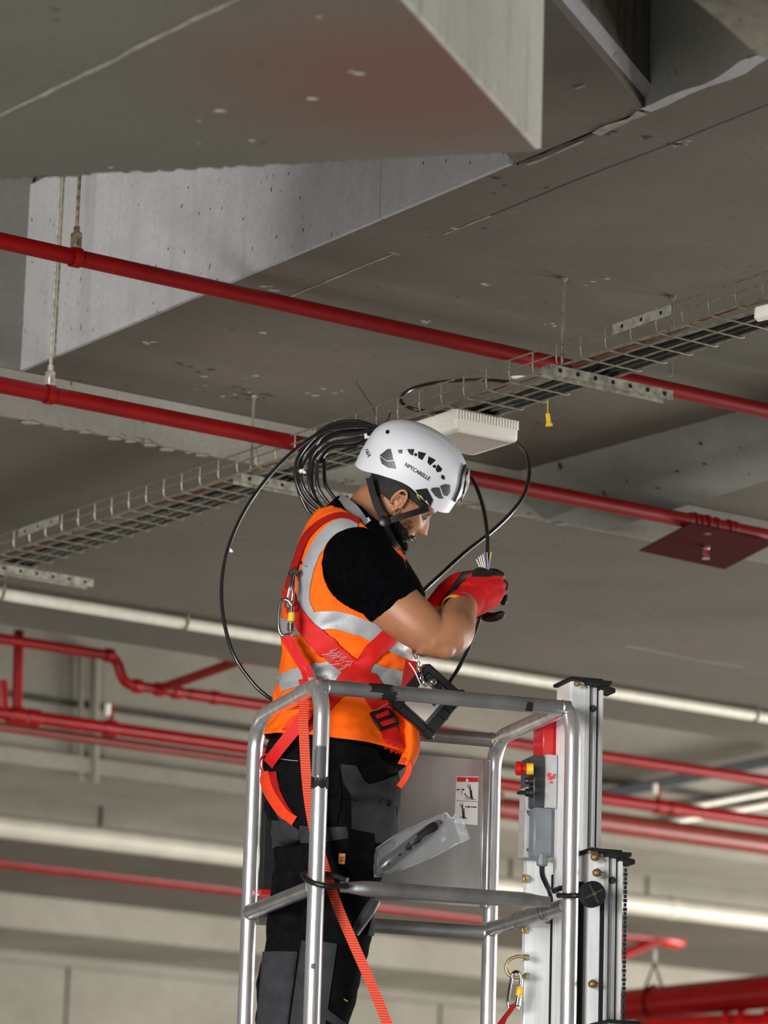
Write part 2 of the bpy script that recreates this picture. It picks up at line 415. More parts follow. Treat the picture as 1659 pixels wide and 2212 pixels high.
def skin_mat():
    m, nt, lk, b = new_mat('tan_skin')
    tc = nt.new('ShaderNodeTexCoord'); n = nt.new('ShaderNodeTexNoise'); n.inputs['Scale'].default_value = 14; n.inputs['Detail'].default_value = 6
    lk.new(tc.outputs['Object'], n.inputs['Vector']); r = nt.new('ShaderNodeValToRGB')
    r.color_ramp.elements[0].position = .3; r.color_ramp.elements[1].position = .72
    r.color_ramp.elements[0].color = (.31, .135, .066, 1); r.color_ramp.elements[1].color = (.42, .19, .10, 1)
    lk.new(n.outputs[0], r.inputs[0]); lk.new(r.outputs[0], b.inputs['Base Color'])
    b.inputs['Roughness'].default_value = .46; b.inputs['Specular IOR Level'].default_value = .45
    b.inputs['Subsurface Weight'].default_value = .08; b.inputs['Subsurface Radius'].default_value = (.012, .005, .003); b.inputs['Subsurface Scale'].default_value = 1
    n2 = nt.new('ShaderNodeTexNoise'); n2.inputs['Scale'].default_value = 420; lk.new(tc.outputs['Object'], n2.inputs['Vector'])
    bp = nt.new('ShaderNodeBump'); bp.inputs['Strength'].default_value = .12; bp.inputs['Distance'].default_value = .002
    lk.new(n2.outputs[0], bp.inputs['Height']); lk.new(bp.outputs[0], b.inputs['Normal'])
    return m
M['skin'] = skin_mat()
def film_mat():
    m, nt, lk, b = new_mat('clear_plastic_film')
    out = nt['Material Output']; tr = nt.new('ShaderNodeBsdfTransparent'); tr.inputs[0].default_value = (.95, .96, .97, 1)
    mx = nt.new('ShaderNodeMixShader'); lk.new(tr.outputs[0], mx.inputs[1]); lk.new(b.outputs[0], mx.inputs[2]); lk.new(mx.outputs[0], out.inputs[0])
    b.inputs['Base Color'].default_value = (.82, .84, .87, 1); b.inputs['Roughness'].default_value = .18; b.inputs['Specular IOR Level'].default_value = .8
    fr = nt.new('ShaderNodeFresnel'); fr.inputs[0].default_value = 1.35
    ad = nt.new('ShaderNodeMath'); ad.operation = 'MULTIPLY_ADD'; ad.inputs[1].default_value = 1.0; ad.inputs[2].default_value = .05; lk.new(fr.outputs[0], ad.inputs[0]); lk.new(ad.outputs[0], mx.inputs[0])
    return m
M['film'] = film_mat()
def rib_mat(name, c, dark, freq):
    m, nt, lk, b = new_mat(name)
    tc = nt.new('ShaderNodeTexCoord'); wv = nt.new('ShaderNodeTexWave'); wv.wave_type = 'BANDS'; wv.bands_direction = 'Z'
    wv.inputs['Scale'].default_value = freq; wv.inputs['Distortion'].default_value = .4; lk.new(tc.outputs['Object'], wv.inputs['Vector'])
    r = nt.new('ShaderNodeValToRGB'); r.color_ramp.elements[0].color = (*dark, 1); r.color_ramp.elements[1].color = (*c, 1)
    r.color_ramp.elements[0].position = .12; r.color_ramp.elements[1].position = .45
    lk.new(wv.outputs[0], r.inputs[0]); lk.new(r.outputs[0], b.inputs['Base Color']); b.inputs['Roughness'].default_value = .65
    return m
M['ribweb'] = rib_mat('ribbed_orange_webbing', (.86, .07, .015), (.22, .008, .004), 52)

# ================================================================== STRUCTURE
# floor far below the frame, and outer walls that close the storey on two sides
fl = MB().box((2, 12, -.1), Vector((26, 0, 0)), Vector((0, 24, 0)), Vector((0, 0, .1))).build('floor', M['floor'])
tag(fl, kind='structure')
def prism(pts, z0, z1, mi=0, mb=None):
    mb = mb or MB(); n = len(pts)
    lo = [Vector((p.x, p.y, z0)) for p in pts]; hi = [Vector((p.x, p.y, z1)) for p in pts]
    fs = [tuple(range(n)), tuple(reversed(range(n, 2*n)))]+[(i, (i+1) % n, n+(i+1) % n, n+i) for i in range(n)]
    return mb.add(lo+hi, fs, mi)
def xy(p): return Vector((p.x, p.y, 0))
# main slab underside (height C0)
k0 = xy(Z(47, 804, C0))                       # far corner of the left coffer; the beam line runs along D1 through it
eA = xy(Z(1395, 238, C0))
edge_dir = (xy(Z(1640, 131, C0))-k0).normalized()
wB = wof(k0)
slabA = [k0, k0+edge_dir*9.0, k0+edge_dir*9.0+D1*16, k0+D1*16]
ceil = prism(slabA, C0, C0+.55).build('ceiling', M['slab'], smooth=False); tag(ceil, kind='structure')
# give the coffer side of that slab its own board-marked skin, made paler for the light it catches
def sheet(a, b, z0, z1, nrm, th, name, m_, parent, zl=None):
    mb = MB(); c = (a+b)/2
    ax = (b-a)/2
    mb.box(Vector((c.x, c.y, (z0+z1)/2))+nrm*(th/2), ax, nrm*(th/2), UP*((z1-z0)/2))
    return mb.build(name, m_, parent, smooth=False)
en = Vector((edge_dir.y, -edge_dir.x, 0));  en = en if en.dot(D1) < 0 else -en
p1 = xy(Z(1113, 357, C0))
sJ = (xy(Z(838, 476, C0))-k0).dot(edge_dir); sP = (p1-k0).dot(edge_dir)
sheet(k0, k0+edge_dir*(sJ-.003), C0, C0+.55, en, .012, 'beam_face_panel', M['pale'], ceil)
sheet(k0+edge_dir*(sJ+.003), k0+edge_dir*sP, C0, C0+.55, en, .012, 'beam_face_panel', M['pale'], ceil)
# small mortar fringe and the joint seams of the soffit
def seam(pts, z, wd, m_, parent, name='joint', up=.001, seed=0):
    rnd = random.Random(seed); mb = MB(); rows = []
    P = []
    for a, b in zip(pts, pts[1:]):
        A, B = Z(*a, z), Z(*b, z); n = max(2, int((B-A).length/.05))
        for i in range(n): P.append(A.lerp(B, i/n))
    P.append(Z(*pts[-1], z))
    for i, p in enumerate(P):
        d = (P[min(i+1, len(P)-1)]-P[max(i-1, 0)]).normalized(); q = d.cross(UP)
        wj = wd*rnd.uniform(.45, 1.5); o = q*rnd.uniform(-.3, .3)*wd
        rows.append([(p+o-q*wj/2, -UP), (p+o, -UP), (p+o+q*wj/2, -UP)])
    mb.ribbon(rows, up); return mb.build(name, m_, parent, smooth=False)
seam([(600, 652), (760, 585), (855, 546)], C0, .006, M['seam_pale'], ceil, seed=1)
seam([(960, 506), (1060, 466)], C0, .005, M['seam_pale'], ceil, seed=2)
seam([(1060, 466), (1240, 391), (1430, 318), (1659, 226), (1800, 170)], C0, .0013, M['seam_dark'], ceil, seed=3)
rnd = random.Random(31)      # flakes of spilt mortar and form marks on the soffit
for (x, y, n_, sp_, mm) in ((325, 742, 6, 14, 'seam_pale'), (575, 622, 5, 20, 'seam_pale'), (985, 492, 3, 9, 'seam_pale'), (920, 695, 4, 10, 'seam_pale'), (850, 548, 3, 7, 'seam_pale'), (1050, 615, 3, 9, 'seam_pale'), (570, 720, 2, 5, 'seam_pale'),
                        (1470, 311, 7, 24, 'seam_pale'), (1465, 312, 6, 16, 'seam_dark'), (1395, 298, 3, 10, 'seam_dark'), (775, 625, 2, 8, 'rust'), (1180, 700, 3, 20, 'seam_pale'), (1290, 610, 3, 30, 'seam_pale'), (420, 790, 5, 60, 'seam_dark'), (560, 850, 8, 60, 'seam_dark'), (500, 835, 8, 90, 'seam_pale'), (1070, 384, 6, 8, 'seam_dark'), (1310, 280, 5, 40, 'seam_dark'), (700, 850, 5, 40, 'seam_pale')):
    for i in range(n_):
        q = Z(x+rnd.uniform(-1, 1)*sp_, y+rnd.uniform(-.3, .3)*sp_, C0); mb = MB(); mb.ball(q, rnd.uniform(.0025, .008), 4, sx=rnd.uniform(1, 2.2), sy=rnd.uniform(.8, 1.4), sz=.3); mb.build('mortar_flake', M[mm], ceil)
# cross strip between the two coffers, running towards the camera
q0, q1 = xy(Z(1385, 216, C0)), xy(Z(1200, -1, C0)); d3 = (q1-q0).normalized()
l0 = xy(Z(1118, 357, C0))-edge_dir*.0
bm_ = prism([l0, l0+d3*5, eA+d3*5, eA], C0, C0+.55).build('trim_1', M['slab'], smooth=False); tag(bm_, kind='structure')
n3 = Vector((-d3.y, d3.x, 0)); n3 = n3 if n3.x > 0 else -n3
sheet(eA, eA+d3*5, C0+.05, C0+.55, n3, .015, 'coffer_side_panel', M['brownrough'], bm_)
mb = MB()   # pale splayed arris along the strip's edge
a0, a1 = eA, eA+d3*5
mb.add([Vector((a0.x, a0.y, C0))-n3*.02, Vector((a1.x, a1.y, C0))-n3*.02, Vector((a1.x, a1.y, C0+.05))+n3*.018, Vector((a0.x, a0.y, C0+.05))+n3*.018,
        Vector((a0.x, a0.y, C0+.05))-n3*.02, Vector((a1.x, a1.y, C0+.05))-n3*.02], [(0,1,2,3),(3,2,5,4),(4,5,1,0),(0,3,4),(1,5,2)])
mb.build('chamfer', M['pale'], bm_, smooth=False)
seam([(1118, 353), (1210, 318), (1290, 285), (1300, 283)], C0, .010, M['seam_dark'], bm_, seed=4)
seam([(1290, 290), (1330, 272), (1390, 243)], C0-.002, .022, M['seam_pale'], bm_, seed=5)
seam([(1140, 356), (1200, 332), (1260, 305)], C0-.002, .008, M['seam_pale'], bm_, seed=6)
seam([(1395, 238), (1520, 184), (1660, 122)], C0-.002, .035, M['pale'], bm_, seed=16)
seam([(1245, 192), (1262, 184)], C0-.002, .012, M['seam_pale'], bm_, seed=8)
sheet(eA+edge_dir*.01, eA+edge_dir*5, C0, C0+.55, en, .010, 'coffer_far_panel', M['haunch'], ceil)
# roof deck above the coffers
r = MB().box((3, 14, ROOF+.1), Vector((24, 0, 0)), Vector((0, 22, 0)), Vector((0, 0, .1))).build('ceiling', M['slab'], smooth=False); tag(r, kind='structure')
# near low drop slab (capital) in the foreground
cF0 = xy(Z(1156, 326, F0)); cL = xy(Z(-500, 410, F0)); cT = xy(Z(860, -1, F0)); dT = (cT-cF0).normalized()
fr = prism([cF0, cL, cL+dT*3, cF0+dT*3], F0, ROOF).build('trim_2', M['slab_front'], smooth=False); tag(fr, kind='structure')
nT = Vector((-dT.y, dT.x, 0)); nT = nT if nT.x > 0 else -nT
sheet(cF0, cF0+dT*3, F0+.004, ROOF, nT, .012, 'end_face', M['cap'], fr)
seam([(0, 250), (250, 128), (380, 62), (512, -2), (700, -90)], F0, .008, M['seam_pale'], fr, seed=9)
for (x, y, s_) in ((675, 214, .02), (776, 160, .02), (760, 155, .012), (544, 304, .012), (690, 37, .01), (475, 240, .02), (430, 262, .008), (300, 371, .012), (285, 374, .008), (430, 310, .006), (240, 362, .01), (1250, 60, .0)):
    if s_:
        p = Z(x, y, F0); mb = MB(); mb.ball(p, s_*.42, 6, sx=1.5, sz=.2); mb.build('mortar_splash', M['seam_pale'], fr)
# rough far fringe of the drop slab
rnd = random.Random(3); mb = MB()
for i in range(70):
    t = rnd.random(); p = cF0.lerp(xy(Z(0, 388, F0)), t); 
    mb.ball(Vector((p.x, p.y, F0+.004)), rnd.uniform(.003, .010), 4, sx=1.6, sz=.6)
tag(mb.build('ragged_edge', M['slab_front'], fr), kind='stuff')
# top right: rough brown soffit close to the camera
g0 = [Z(1478, -12, 4.05), Z(1500, 0, 4.05), Z(1560, 50, 4.05), Z(1640, 122, 4.05), Z(1700, 140, 4.05), Z(1900, 40, 4.05), Z(1900, -500, 4.05), Z(1478, -500, 4.05)]
g = prism([xy(p) for p in g0], 4.05, ROOF).build('trim_3', M['brownrough'], smooth=False); tag(g, kind='structure')
# beam line B: deep face down to C1, underside running away
pf = xy(Z(300, 1395, C1)); wF = wof(pf)
bb = [k0-D1*7, k0+D1*18, k0+D1*18-D2*(wF-wB), k0-D1*7-D2*(wF-wB)]
bo = prism(bb, C1, ROOF).build('trim_4', M['slab'], smooth=False); tag(bo, kind='structure')
sheet(k0-D1*7, k0+D1*18, C1+.0, C0-.002, D2, .014, 'beam_side', M['beam'], bo)
sheet(k0-D1*7, k0-D1*.005, C0, ROOF, D2, .014, 'coffer_side', M['haunch'], bo)
seam([(1350, 1395), (1420, 1408), (1500, 1425), (1610, 1442)], C1, .005, M['seam_pale'], bo, seed=11)
# ragged mortar along the lower arris of the beam
rnd = random.Random(5); mb = MB()
for i in range(170):
    s_ = rnd.uniform(-1.5, 5); p = k0+D1*s_+D2*rnd.uniform(0, .012)
    mb.ball(Vector((p.x, p.y, C1+rnd.uniform(-.003, .012))), rnd.uniform(.004, .014), 4, sx=1.8, sz=.6)
tag(mb.build('ragged_edge', M['beam'], bo), kind='stuff')
# haunch rising to the right
sH = 1.75
hA = k0+D1*sH; hB = k0+D1*18; hC = xy(Z(1659, 772, C0)); hdir = (hC-xy(Z(1092, 935, C0))).normalized(); hC = hA+hdir*7
hv = [Vector((hA.x, hA.y, C0+.001)), Vector((hC.x, hC.y, C0+.001)), Vector((hB.x, hB.y, C0+.001)), Vector((hA.x, hA.y, C1+.06)), Vector((hB.x, hB.y, C1+.01))]
h0 = xy(Z(1000, 965, C0))
sh = MB()
nx_, ny_ = 40, 12; vv = []
for i in range(nx_+1):
    for j in range(ny_+1):
        a = hA.lerp(hC, i/nx_); s2 = (a-k0).dot(D1); b = k0+D1*max(s2, sH)
        a2 = Vector((a.x, a.y, C0+.002)); zb = C0-(C0-C1)*min(1, (i/nx_)*3.0+.15)
        b2 = Vector((b.x, b.y, zb+.0)); t = j/ny_
        vv.append(a2.lerp(b2, t))
fs = [(i*(ny_+1)+j, (i+1)*(ny_+1)+j, (i+1)*(ny_+1)+j+1, i*(ny_+1)+j+1) for i in range(nx_) for j in range(ny_)]
sh.add(vv, fs); ho = sh.build('trim_5', M['haunch']); tag(ho, kind='structure')

# ---- further bays, all running along D1
def bay(name, pa, pb, z, top, m_, label=None):
    a, b = xy(Z(*pa, z)), xy(Z(*pb, z)); wa, wb = wof(a), wof(b)
    base = Vector((0, 0, 0))
    def pt(s, ww): return D1*s - D2*ww
    o = prism([pt(-8, wa), pt(26, wa), pt(26, wb), pt(-8, wb)], z, top).build(name, m_, smooth=False)
    return tag(o, kind='structure'), wa, wb
b1, w1a, w1b = bay('trim_6', (300, 1690), (300, 1752), 4.20, ROOF, M['bgwall'])
b2, w2a, w2b = bay('trim_7', (300, 1838), (300, 2032), 4.22, ROOF, M['slab'])
b3, w3a, w3b = bay('trim_8', (300, 2032), (300, 2140), 4.22, ROOF, M['slab'])
o, w4a, w4b = bay('trim_9', (300, 2033), (300, 2080), 4.03, 4.22, M['bgwall'])
# shallow ledge on the first far beam
mb = MB(); mb.box(D1*6-D2*(w1a-.03)+UP*4.235, D1*14, D2*.03, UP*.035); mb.build('ledge_and_shade_strip', M['bgwall'], b1, smooth=False)
mb = MB(); mb.box(D1*6-D2*(w1a-.01)+UP*4.51, D1*14, D2*.01, UP*.012); mb.build('ledge_and_shade_strip', M['seam_dark'], b1, smooth=False)  # dark strip put in for the shadowed line across the beam
# wall panels on the second far beam
def panels(parent, wv, s0, s1, z0, z1, step, m_, name='wall_panel', out=.03):
    s_ = s0; k = 0
    me0 = None
    while s_ < s1:
        st = step*(1 if k % 3 else .72); mb = MB(); mb.box(D1*(s_+st/2)-D2*(wv-out/2)+UP*((z0+z1)/2), D1*(st/2-.012), D2*(out/2), UP*((z1-z0)/2))
        mb.build(name, m_, parent, smooth=False); s_ += st; k += 1
panels(b2, w2a, 3.5, 16, 4.23, 4.62, .95, M['bgwall'])
wallb = prism([D1*-8-D2*(w4b+.35), D1*26-D2*(w4b+.35), D1*26-D2*(w4b+.7), D1*-8-D2*(w4b+.7)], 0, 4.22).build('wall_back', M['bgwall'], smooth=False); tag(wallb, kind='structure')
panels(wallb, w4b+.35, 4.0, 22, .02, 4.0, 1.6, M['bgwall'])
print('W', wB, wF, w1a, w1b, w2a, w2b, w4a)

# ================================================================== PIPES
def d1tube(mb, p, s0, s1, r, n=20, mi=0): mb.tube([p+D1*(s0+(s1-s0)*i/30) for i in range(31)], r, n, mi)
def hanger(parent, p, r, ztop, m_rod=None, plate=True):
    """rod up to the soffit, pear clamp round the pipe"""
    mb = MB(); mb.cyl(p+UP*(r+.03), Vector((p.x, p.y, ztop)), .0045, 8); mb.build('hanger_rod', m_rod or M['rust'], parent)
    mb = MB(); ring = [p+(D2*math.cos(a)+UP*math.sin(a))*(r+.002) for a in [2*math.pi*k/24 for k in range(24)]]
    rows = [[(q-D1*.011, (q-p).normalized()), (q+D1*.011, (q-p).normalized())] for q in ring+[ring[0]]]
    mb.ribbon(rows, .0025)
    mb.build('clamp_ring', M['red'], parent)
    mb = MB(); b = p+UP*(r+.022); 
    mb.box(b, D1*.011, D2*.013, UP*.02, bev=.004); mb.cyl(b+UP*.02, b+UP*.036, .008, 6); mb.build('clamp_body', m_rod or M['rust'], parent)
# pipe 1
z1 = 4.25; P1 = Z(830, 704, z1)
t1 = thing('sprinkler_pipe', P1, 'dark red pipe crossing above the cable tray, the highest and nearest pipe', 'pipe')
mb = MB(); d1tube(mb, P1, -6, 9, .0205); mb.build('pipe_run', M['red'], t1)
s_ = (Z(181, 548, z1)-P1).dot(D1); hanger(t1, P1+D1*s_, .0205, ROOF)
# pipe 2 with heat baffle and glass bulb sprinkler
z2 = 4.165; P2 = Z(830, 995, z2)
t2 = thing('sprinkler_pipe', P2, 'red pipe along the concrete beam carrying a flat square red plate', 'pipe')
mb = MB(); d1tube(mb, P2, -6, 9, .0225); mb.build('pipe_run', M['red'], t2)
s_ = (Z(118, 850, z2)-P2).dot(D1); pc = P2+D1*s_
mb = MB(); mb.box(pc+UP*.03, D1*.006, D2*.002, UP*.022); mb.build('clamp_tab', M['red'], t2, smooth=False)
hanger(t2, pc-D1*.006, .0225, ROOF, M['galvplate'])
bpz = z2-.03
bc = [Z(1380, 1190, bpz), Z(1492, 1131, bpz), Z(1676, 1172, bpz), Z(1565, 1230, bpz)]
mb = prism(bc, bpz, bpz+.003); bpl = mb.build('baffle_plate', M['darkred'], t2, smooth=False); tag(bpl, 'flat square dark red plate')
sp = Z(1525, 1180, bpz-.0); mb = MB()
mb.tube([sp, sp-UP*.006, sp-UP*.01], [.012, .012, .008], 12)
for a in (-1, 1): mb.tube([sp+D1*.009*a-UP*.004, sp+D1*.011*a-UP*.02, sp+D1*.004*a-UP*.036], .0022, 6)
mb.cyl(sp-UP*.036, sp-UP*.039, .013, 14); so = mb.build('sprinkler_head', M['chrome'], t2); tag(so, 'chrome sprinkler head with glass bulb')
mb = MB(); mb.tube([sp-UP*.01, sp-UP*.022, sp-UP*.034], [.003, .0038, .002], 8); mb.build('glass_bulb', M['redplastic'], so)
sc_ = (Z(1530, 1140, z2)-P2).dot(D1)
for k, rr in ((-.10, .026), (-.085, .029), (-.06, .027), (-.035, .029), (0, .027), (.05, .028), (.075, .026)):
    mb = MB(); mb.tube([P2+D1*(sc_+k-.007), P2+D1*(sc_+k-.004), P2+D1*(sc_+k+.004), P2+D1*(sc_+k+.007)], [.0225, rr, rr, .0225], 18); mb.build('coupling', M['red'], t2)
mb = MB(); q = P2+D1*(sc_-.03); mb.tube([q, q-UP*.03], [.013, .013], 12); mb.build('tee_outlet', M['red'], t2)
# cream conduit under the soffit
z3 = C1-.035; P3_ = Z(300, 1331, z3)
t3 = thing('conduit', P3_, 'slim cream conduit clipped under the concrete soffit, above the red pipes', 'pipe')
mb = MB(); d1tube(mb, P3_, -4, 14, .0215); mb.build('tube', M['conduit'], t3)
for px, py in ((398, 1347), (1622, 1548), (0, 1283)):
    s_ = (Z(px, py, z3)-P3_).dot(D1); p = P3_+D1*s_; mb = MB()
    mb.tube([p+UP*.035+D2*.024, p+D2*.024, p-UP*.017+D2*.017, p-UP*.024, p-UP*.017-D2*.017, p-D2*.024, p+UP*.035-D2*.024], .0045, 8); mb.build('clip', M['rust'], t3)
# pipe A and B, blurred behind
wA = wF+.85
A_ = lambda x, y: PL(x, y, wA)
def rcorner(pts, r=.06, n=6):
    out = [Vector(pts[0])]
    for i in range(1, len(pts)-1):
        a, b, c = Vector(pts[i-1]), Vector(pts[i]), Vector(pts[i+1])
        rr = min(r, (a-b).length*.45, (c-b).length*.45)
        u, v = b+(a-b).normalized()*rr, b+(c-b).normalized()*rr
        for k in range(n+1):
            t = k/n; out.append(u.lerp(b, t).lerp(b.lerp(v, t), t))
    out.append(Vector(pts[-1])); return out
a_l = A_(250, 1418); a_e = A_(268, 1478)
tA = thing('sprinkler_pipe', a_e, 'red pipe stepping down through two elbows, with a branch slanting up to a pinkish plate', 'pipe')
mb = MB(); mb.tube(rcorner([a_l-D1*6, a_l, a_e, a_e+D1*.35], .045), .021, 16); mb.build('pipe_run', M['redfar'], tA)
mb = MB(); d1tube(mb, a_e, .3, 12, .024); mb.build('pipe_run', M['redfar'], tA)
for q in (a_l-D1*.03, a_e+D1*.06, a_e+D1*.16, a_e+D1*.24, a_e+D1*.42):
    mb = MB(); mb.tube([q-D1*.02, q-D1*.014, q+D1*.014, q+D1*.02], [.022, .029, .029, .022], 16); mb.build('coupling', M['redfar'], tA)
br = A_(345, 1488); be = br + (Z(548, 1417, br.z+.0)-br)
mb = MB(); mb.tube([br, be], .019, 14); mb.build('branch', M['redfar'], tA)
pz = be.z; bq = [Z(470, 1408, pz), Z(560, 1372, pz), Z(760, 1398, pz), Z(690, 1440, pz)]
mb = prism([Vector((p.x, p.y, 0)) for p in bq], pz-.03, pz-.027); tag(mb.build('baffle_plate', M['brownpipe'], tA, smooth=False), 'dusty pink-red square plate')
# riser at far left joining A and B
wBp = wA+.12; B_ = lambda x, y: PL(x, y, wBp)
pb0 = B_(270, 1578)
tB = thing('sprinkler_pipe', pb0, 'red pipe below the stepped pipe, fed by an upright riser at the left', 'pipe')
mb = MB(); d1tube(mb, pb0, -.62, 12, .027); mb.build('pipe_run', M['redfar'], tB)
q0_, q1_ = B_(41, 1362), B_(36, 1545)
mb = MB(); mb.tube([q0_, q1_], .020, 14); mb.build('riser', M['redfar'], tB)
mb = MB(); mb.tube(rcorner([B_(3, 1470), B_(6, 1548), B_(60, 1556)], .05), .024, 14); mb.build('elbow', M['redfar'], tB)
for x, y in ((40, 1551), (72, 1555), (238, 1576), (1425, 1742), (1455, 1746)):
    q = pb0+D1*((B_(x, y)-pb0).dot(D1)); mb = MB(); mb.tube([q-D1*.03, q-D1*.022, q+D1*.022, q+D1*.03], [.027, .034, .034, .027], 16); mb.build('coupling', M['redfar'], tB)
for x, y in ((240, 1574), (1422, 1744)):
    q = pb0+D1*((B_(x, y)-pb0).dot(D1)); mb = MB(); mb.cyl(q, q+UP*.09, .008, 8); mb.build('hanger_rod', M['redfar'], tB)
    mb = MB(); mb.cyl(q+UP*.05-D1*.02, q+UP*.095-D1*.02, .012, 10); mb.build('hanger_nut', M['white'], tB)
# brown-red pipe, behind B
wC = wBp+.35; pc0 = PL(270, 1607, wC)
o = MB(); d1tube(o, pc0, -5, 1.9, .020); o = o.build('sprinkler_pipe', M['brownpipe']); tag(o, 'thin brown-red pipe in shade just under the lower red pipe at left', 'pipe')
pc1 = PL(1480, 1800, wC+.2); o = MB(); d1tube(o, pc1, -2.2, 6, .048); o = o.build('sprinkler_pipe', M['brownpipe']); tag(o, 'thick pink-red pipe at the right, above the block wall', 'pipe')
# big cream duct
wD = w1b+.55; pd = PL(270, 1817, wD); td = thing('duct', pd, 'thick cream round duct running low behind the platform', 'duct')
mb = MB(); d1tube(mb, pd, -6, 16, .056, 24); mb.build('duct_run', M['duct'], td)
for s_ in (-1.2, 3.4, 7.5): 
    mb = MB(); mb.tube([pd+D1*(s_-.03), pd+D1*(s_-.02), pd+D1*(s_+.02), pd+D1*(s_+.03)], [.056, .060, .060, .056], 24); mb.build('sleeve', M['duct'], td)
# lower red pipe D, ends at right with a cap
wE = w2a+.9; pe = PL(270, 1893, wE); ee = PL(1462, 2046, wE); sE = (ee-pe).dot(D1)
tE = thing('sprinkler_pipe', pe, 'red pipe below the thick cream duct, ending in a capped joint at right', 'pipe')
mb = MB(); d1tube(mb, pe, -6, sE, .034); mb.build('pipe_run', M['redfar'], tE)
mb = MB(); q = pe+D1*sE; mb.tube([q-D1*.12, q-D1*.1, q+D1*.02, q+D1*.05], [.034, .046, .046, .03], 18); mb.build('end_cap', M['redbright'], tE)
mb = MB(); mb.tube([q-D1*.12, W(1300, 2082, q.y-.4)], .030, 14); mb.build('branch', M['redfar'], tE)
for dx in (-.55, 0.02):
    mb = MB(); mb.cyl(q+D1*dx+UP*.03, q+D1*dx+UP*.24, .012, 8); mb.build('hanger_rod', M['galvplate'], tE)
# big red main at lower right and flanged one below it
a, b = W(1180, 2190, 17.2), W(1900, 2118, 15.9)
tM = thing('water_main', (a+b)/2, 'very thick dark red main pipe at the lower right edge', 'pipe')
mb = MB(); mb.tube([a.lerp(b, i/10) for i in range(11)], .073, 28); mb.build('pipe_run', M['redfar'], tM)
dm = (b-a).normalized(); q = a.lerp(b, .34); ring = []
nn_ = dm.cross(UP).normalized(); mb = MB()
mb.tube([q+(nn_*math.cos(t)+UP*math.sin(t))*.078 for t in [2*math.pi*k/30 for k in range(30)]], .006, 6, closed=True); mb.build('clamp_ring', M['darkred'], tM)
mb = MB(); tq = q+UP*.18; mb.tube([q-nn_*.07+UP*.05, tq, q+nn_*.07+UP*.05], .006, 8); mb.build('clamp_fork', M['darkred'], tM)
mb = MB(); mb.cyl(tq, Vector((tq.x, tq.y, W(1462, 2052, tq.y).z)), .009, 8); mb.build('hanger_rod', M['galvplate'], tM)
a, b = W(1380, 2232, 16.6), W(1900, 2212, 16.2); tN = thing('water_main', (a+b)/2, 'bright red flanged pipe just showing along the bottom right corner', 'pipe')
mb = MB(); mb.tube([a, b], .068, 24); mb.build('pipe_run', M['redbright'], tN)
for f_ in (.38, .44, .55): 
    q = a.lerp(b, f_); d = (b-a).normalized(); mb = MB(); mb.cyl(q-d*.016, q+d*.016, .084, 24); mb.build('flange', M['redbright'], tN)
# thin vertical conduits on the far beam and coffer wall
p = PL(205, 1400, w1a-.05); q = PL(203, 1692, w1a-.05); mb = MB(); mb.cyl(p, q, .022, 12); mb.cyl(p-D1*.07, q-D1*.07, .012, 8)
tag(mb.build('conduit', M['bgwall']), 'grey upright conduit on the far beam, behind the red pipes at left', 'pipe')
pw = k0+edge_dir*.26+en*.03
p = Vector((pw.x, pw.y, 4.6)); 
for (x, yb) in ((136, 772),):
    g0_ = Z(x, yb, C0); mb = MB(); mb.cyl(Vector((g0_.x, g0_.y, C0-.002))+en*.022, Vector((g0_.x, g0_.y, ROOF))+en*.022, .006, 8)
    tag(mb.build('conduit', M['rust']), 'thin dark conduit rising up the coffer wall beside the hanger rod', 'pipe')

# ================================================================== CABLE TRAY
zt = 4.125; TW = .20; TH = .054
Tn = Z(1100, 822, zt)      # near-left bottom corner line passes here
def T(s, n, z=0): return Tn+D2*s+D1*n+UP*z
s0 = (Z(-60, 1210, zt)-Tn).dot(D2)-.2; s1 = 1.75
tray = thing('cable_tray', T(0, .1), 'galvanised wire mesh cable tray slanting across the whole ceiling', 'cable tray')
rw = .0026
for n_, z_ in ((0, TH), (0, TH*.5), (.012, 0), (.065, 0), (.12, 0), (TW-.012, 0), (TW, TH*.5), (TW, TH)):
    mb = MB(); mb.tube([T(s0, n_, z_), T(s1, n_, z_)], rw, 8); mb.build('long_wire', M['galv'], tray)
prof = [(0, TH), (0, .012), (.004, .004), (.012, 0), (TW-.012, 0), (TW-.004, .004), (TW, .012), (TW, TH)]
mb = MB(); mb.tube([T(0, n_, z_-rw*1.5 if z_ < .01 else z_) for n_, z_ in prof], rw, 6)
s_ = s0+.05; first = None
while s_ < s1:
    if first is None:
        first = mb.build('cross_wire', M['galv'], tray); first.location = first.location+D2*s_; base = first.location.copy(); sb = s_
    else:
        c = first.copy(); col.objects.link(c); c.location = base+D2*(s_-sb)
    s_ += .1
def holes_plate(parent, c, ax, ay, az, n, name, m_, slot=1.0):
    mb = MB(); mb.box(c, ax, ay, az, bev=min(.002, az.length*.5)); o = mb.build(name, m_, parent, smooth=False)
    un = az.normalized()
    mb = MB()
    for i in range(n):
        q = c+ax*(-1+2*(i+.5)/n)
        for sgn in (1, -1): mb.cyl(q+az*sgn*.9, q+az*sgn+un*sgn*.0004, .0052, 10)
    tag(mb.build('hole', M['blk'], o), kind='stuff')
    return o
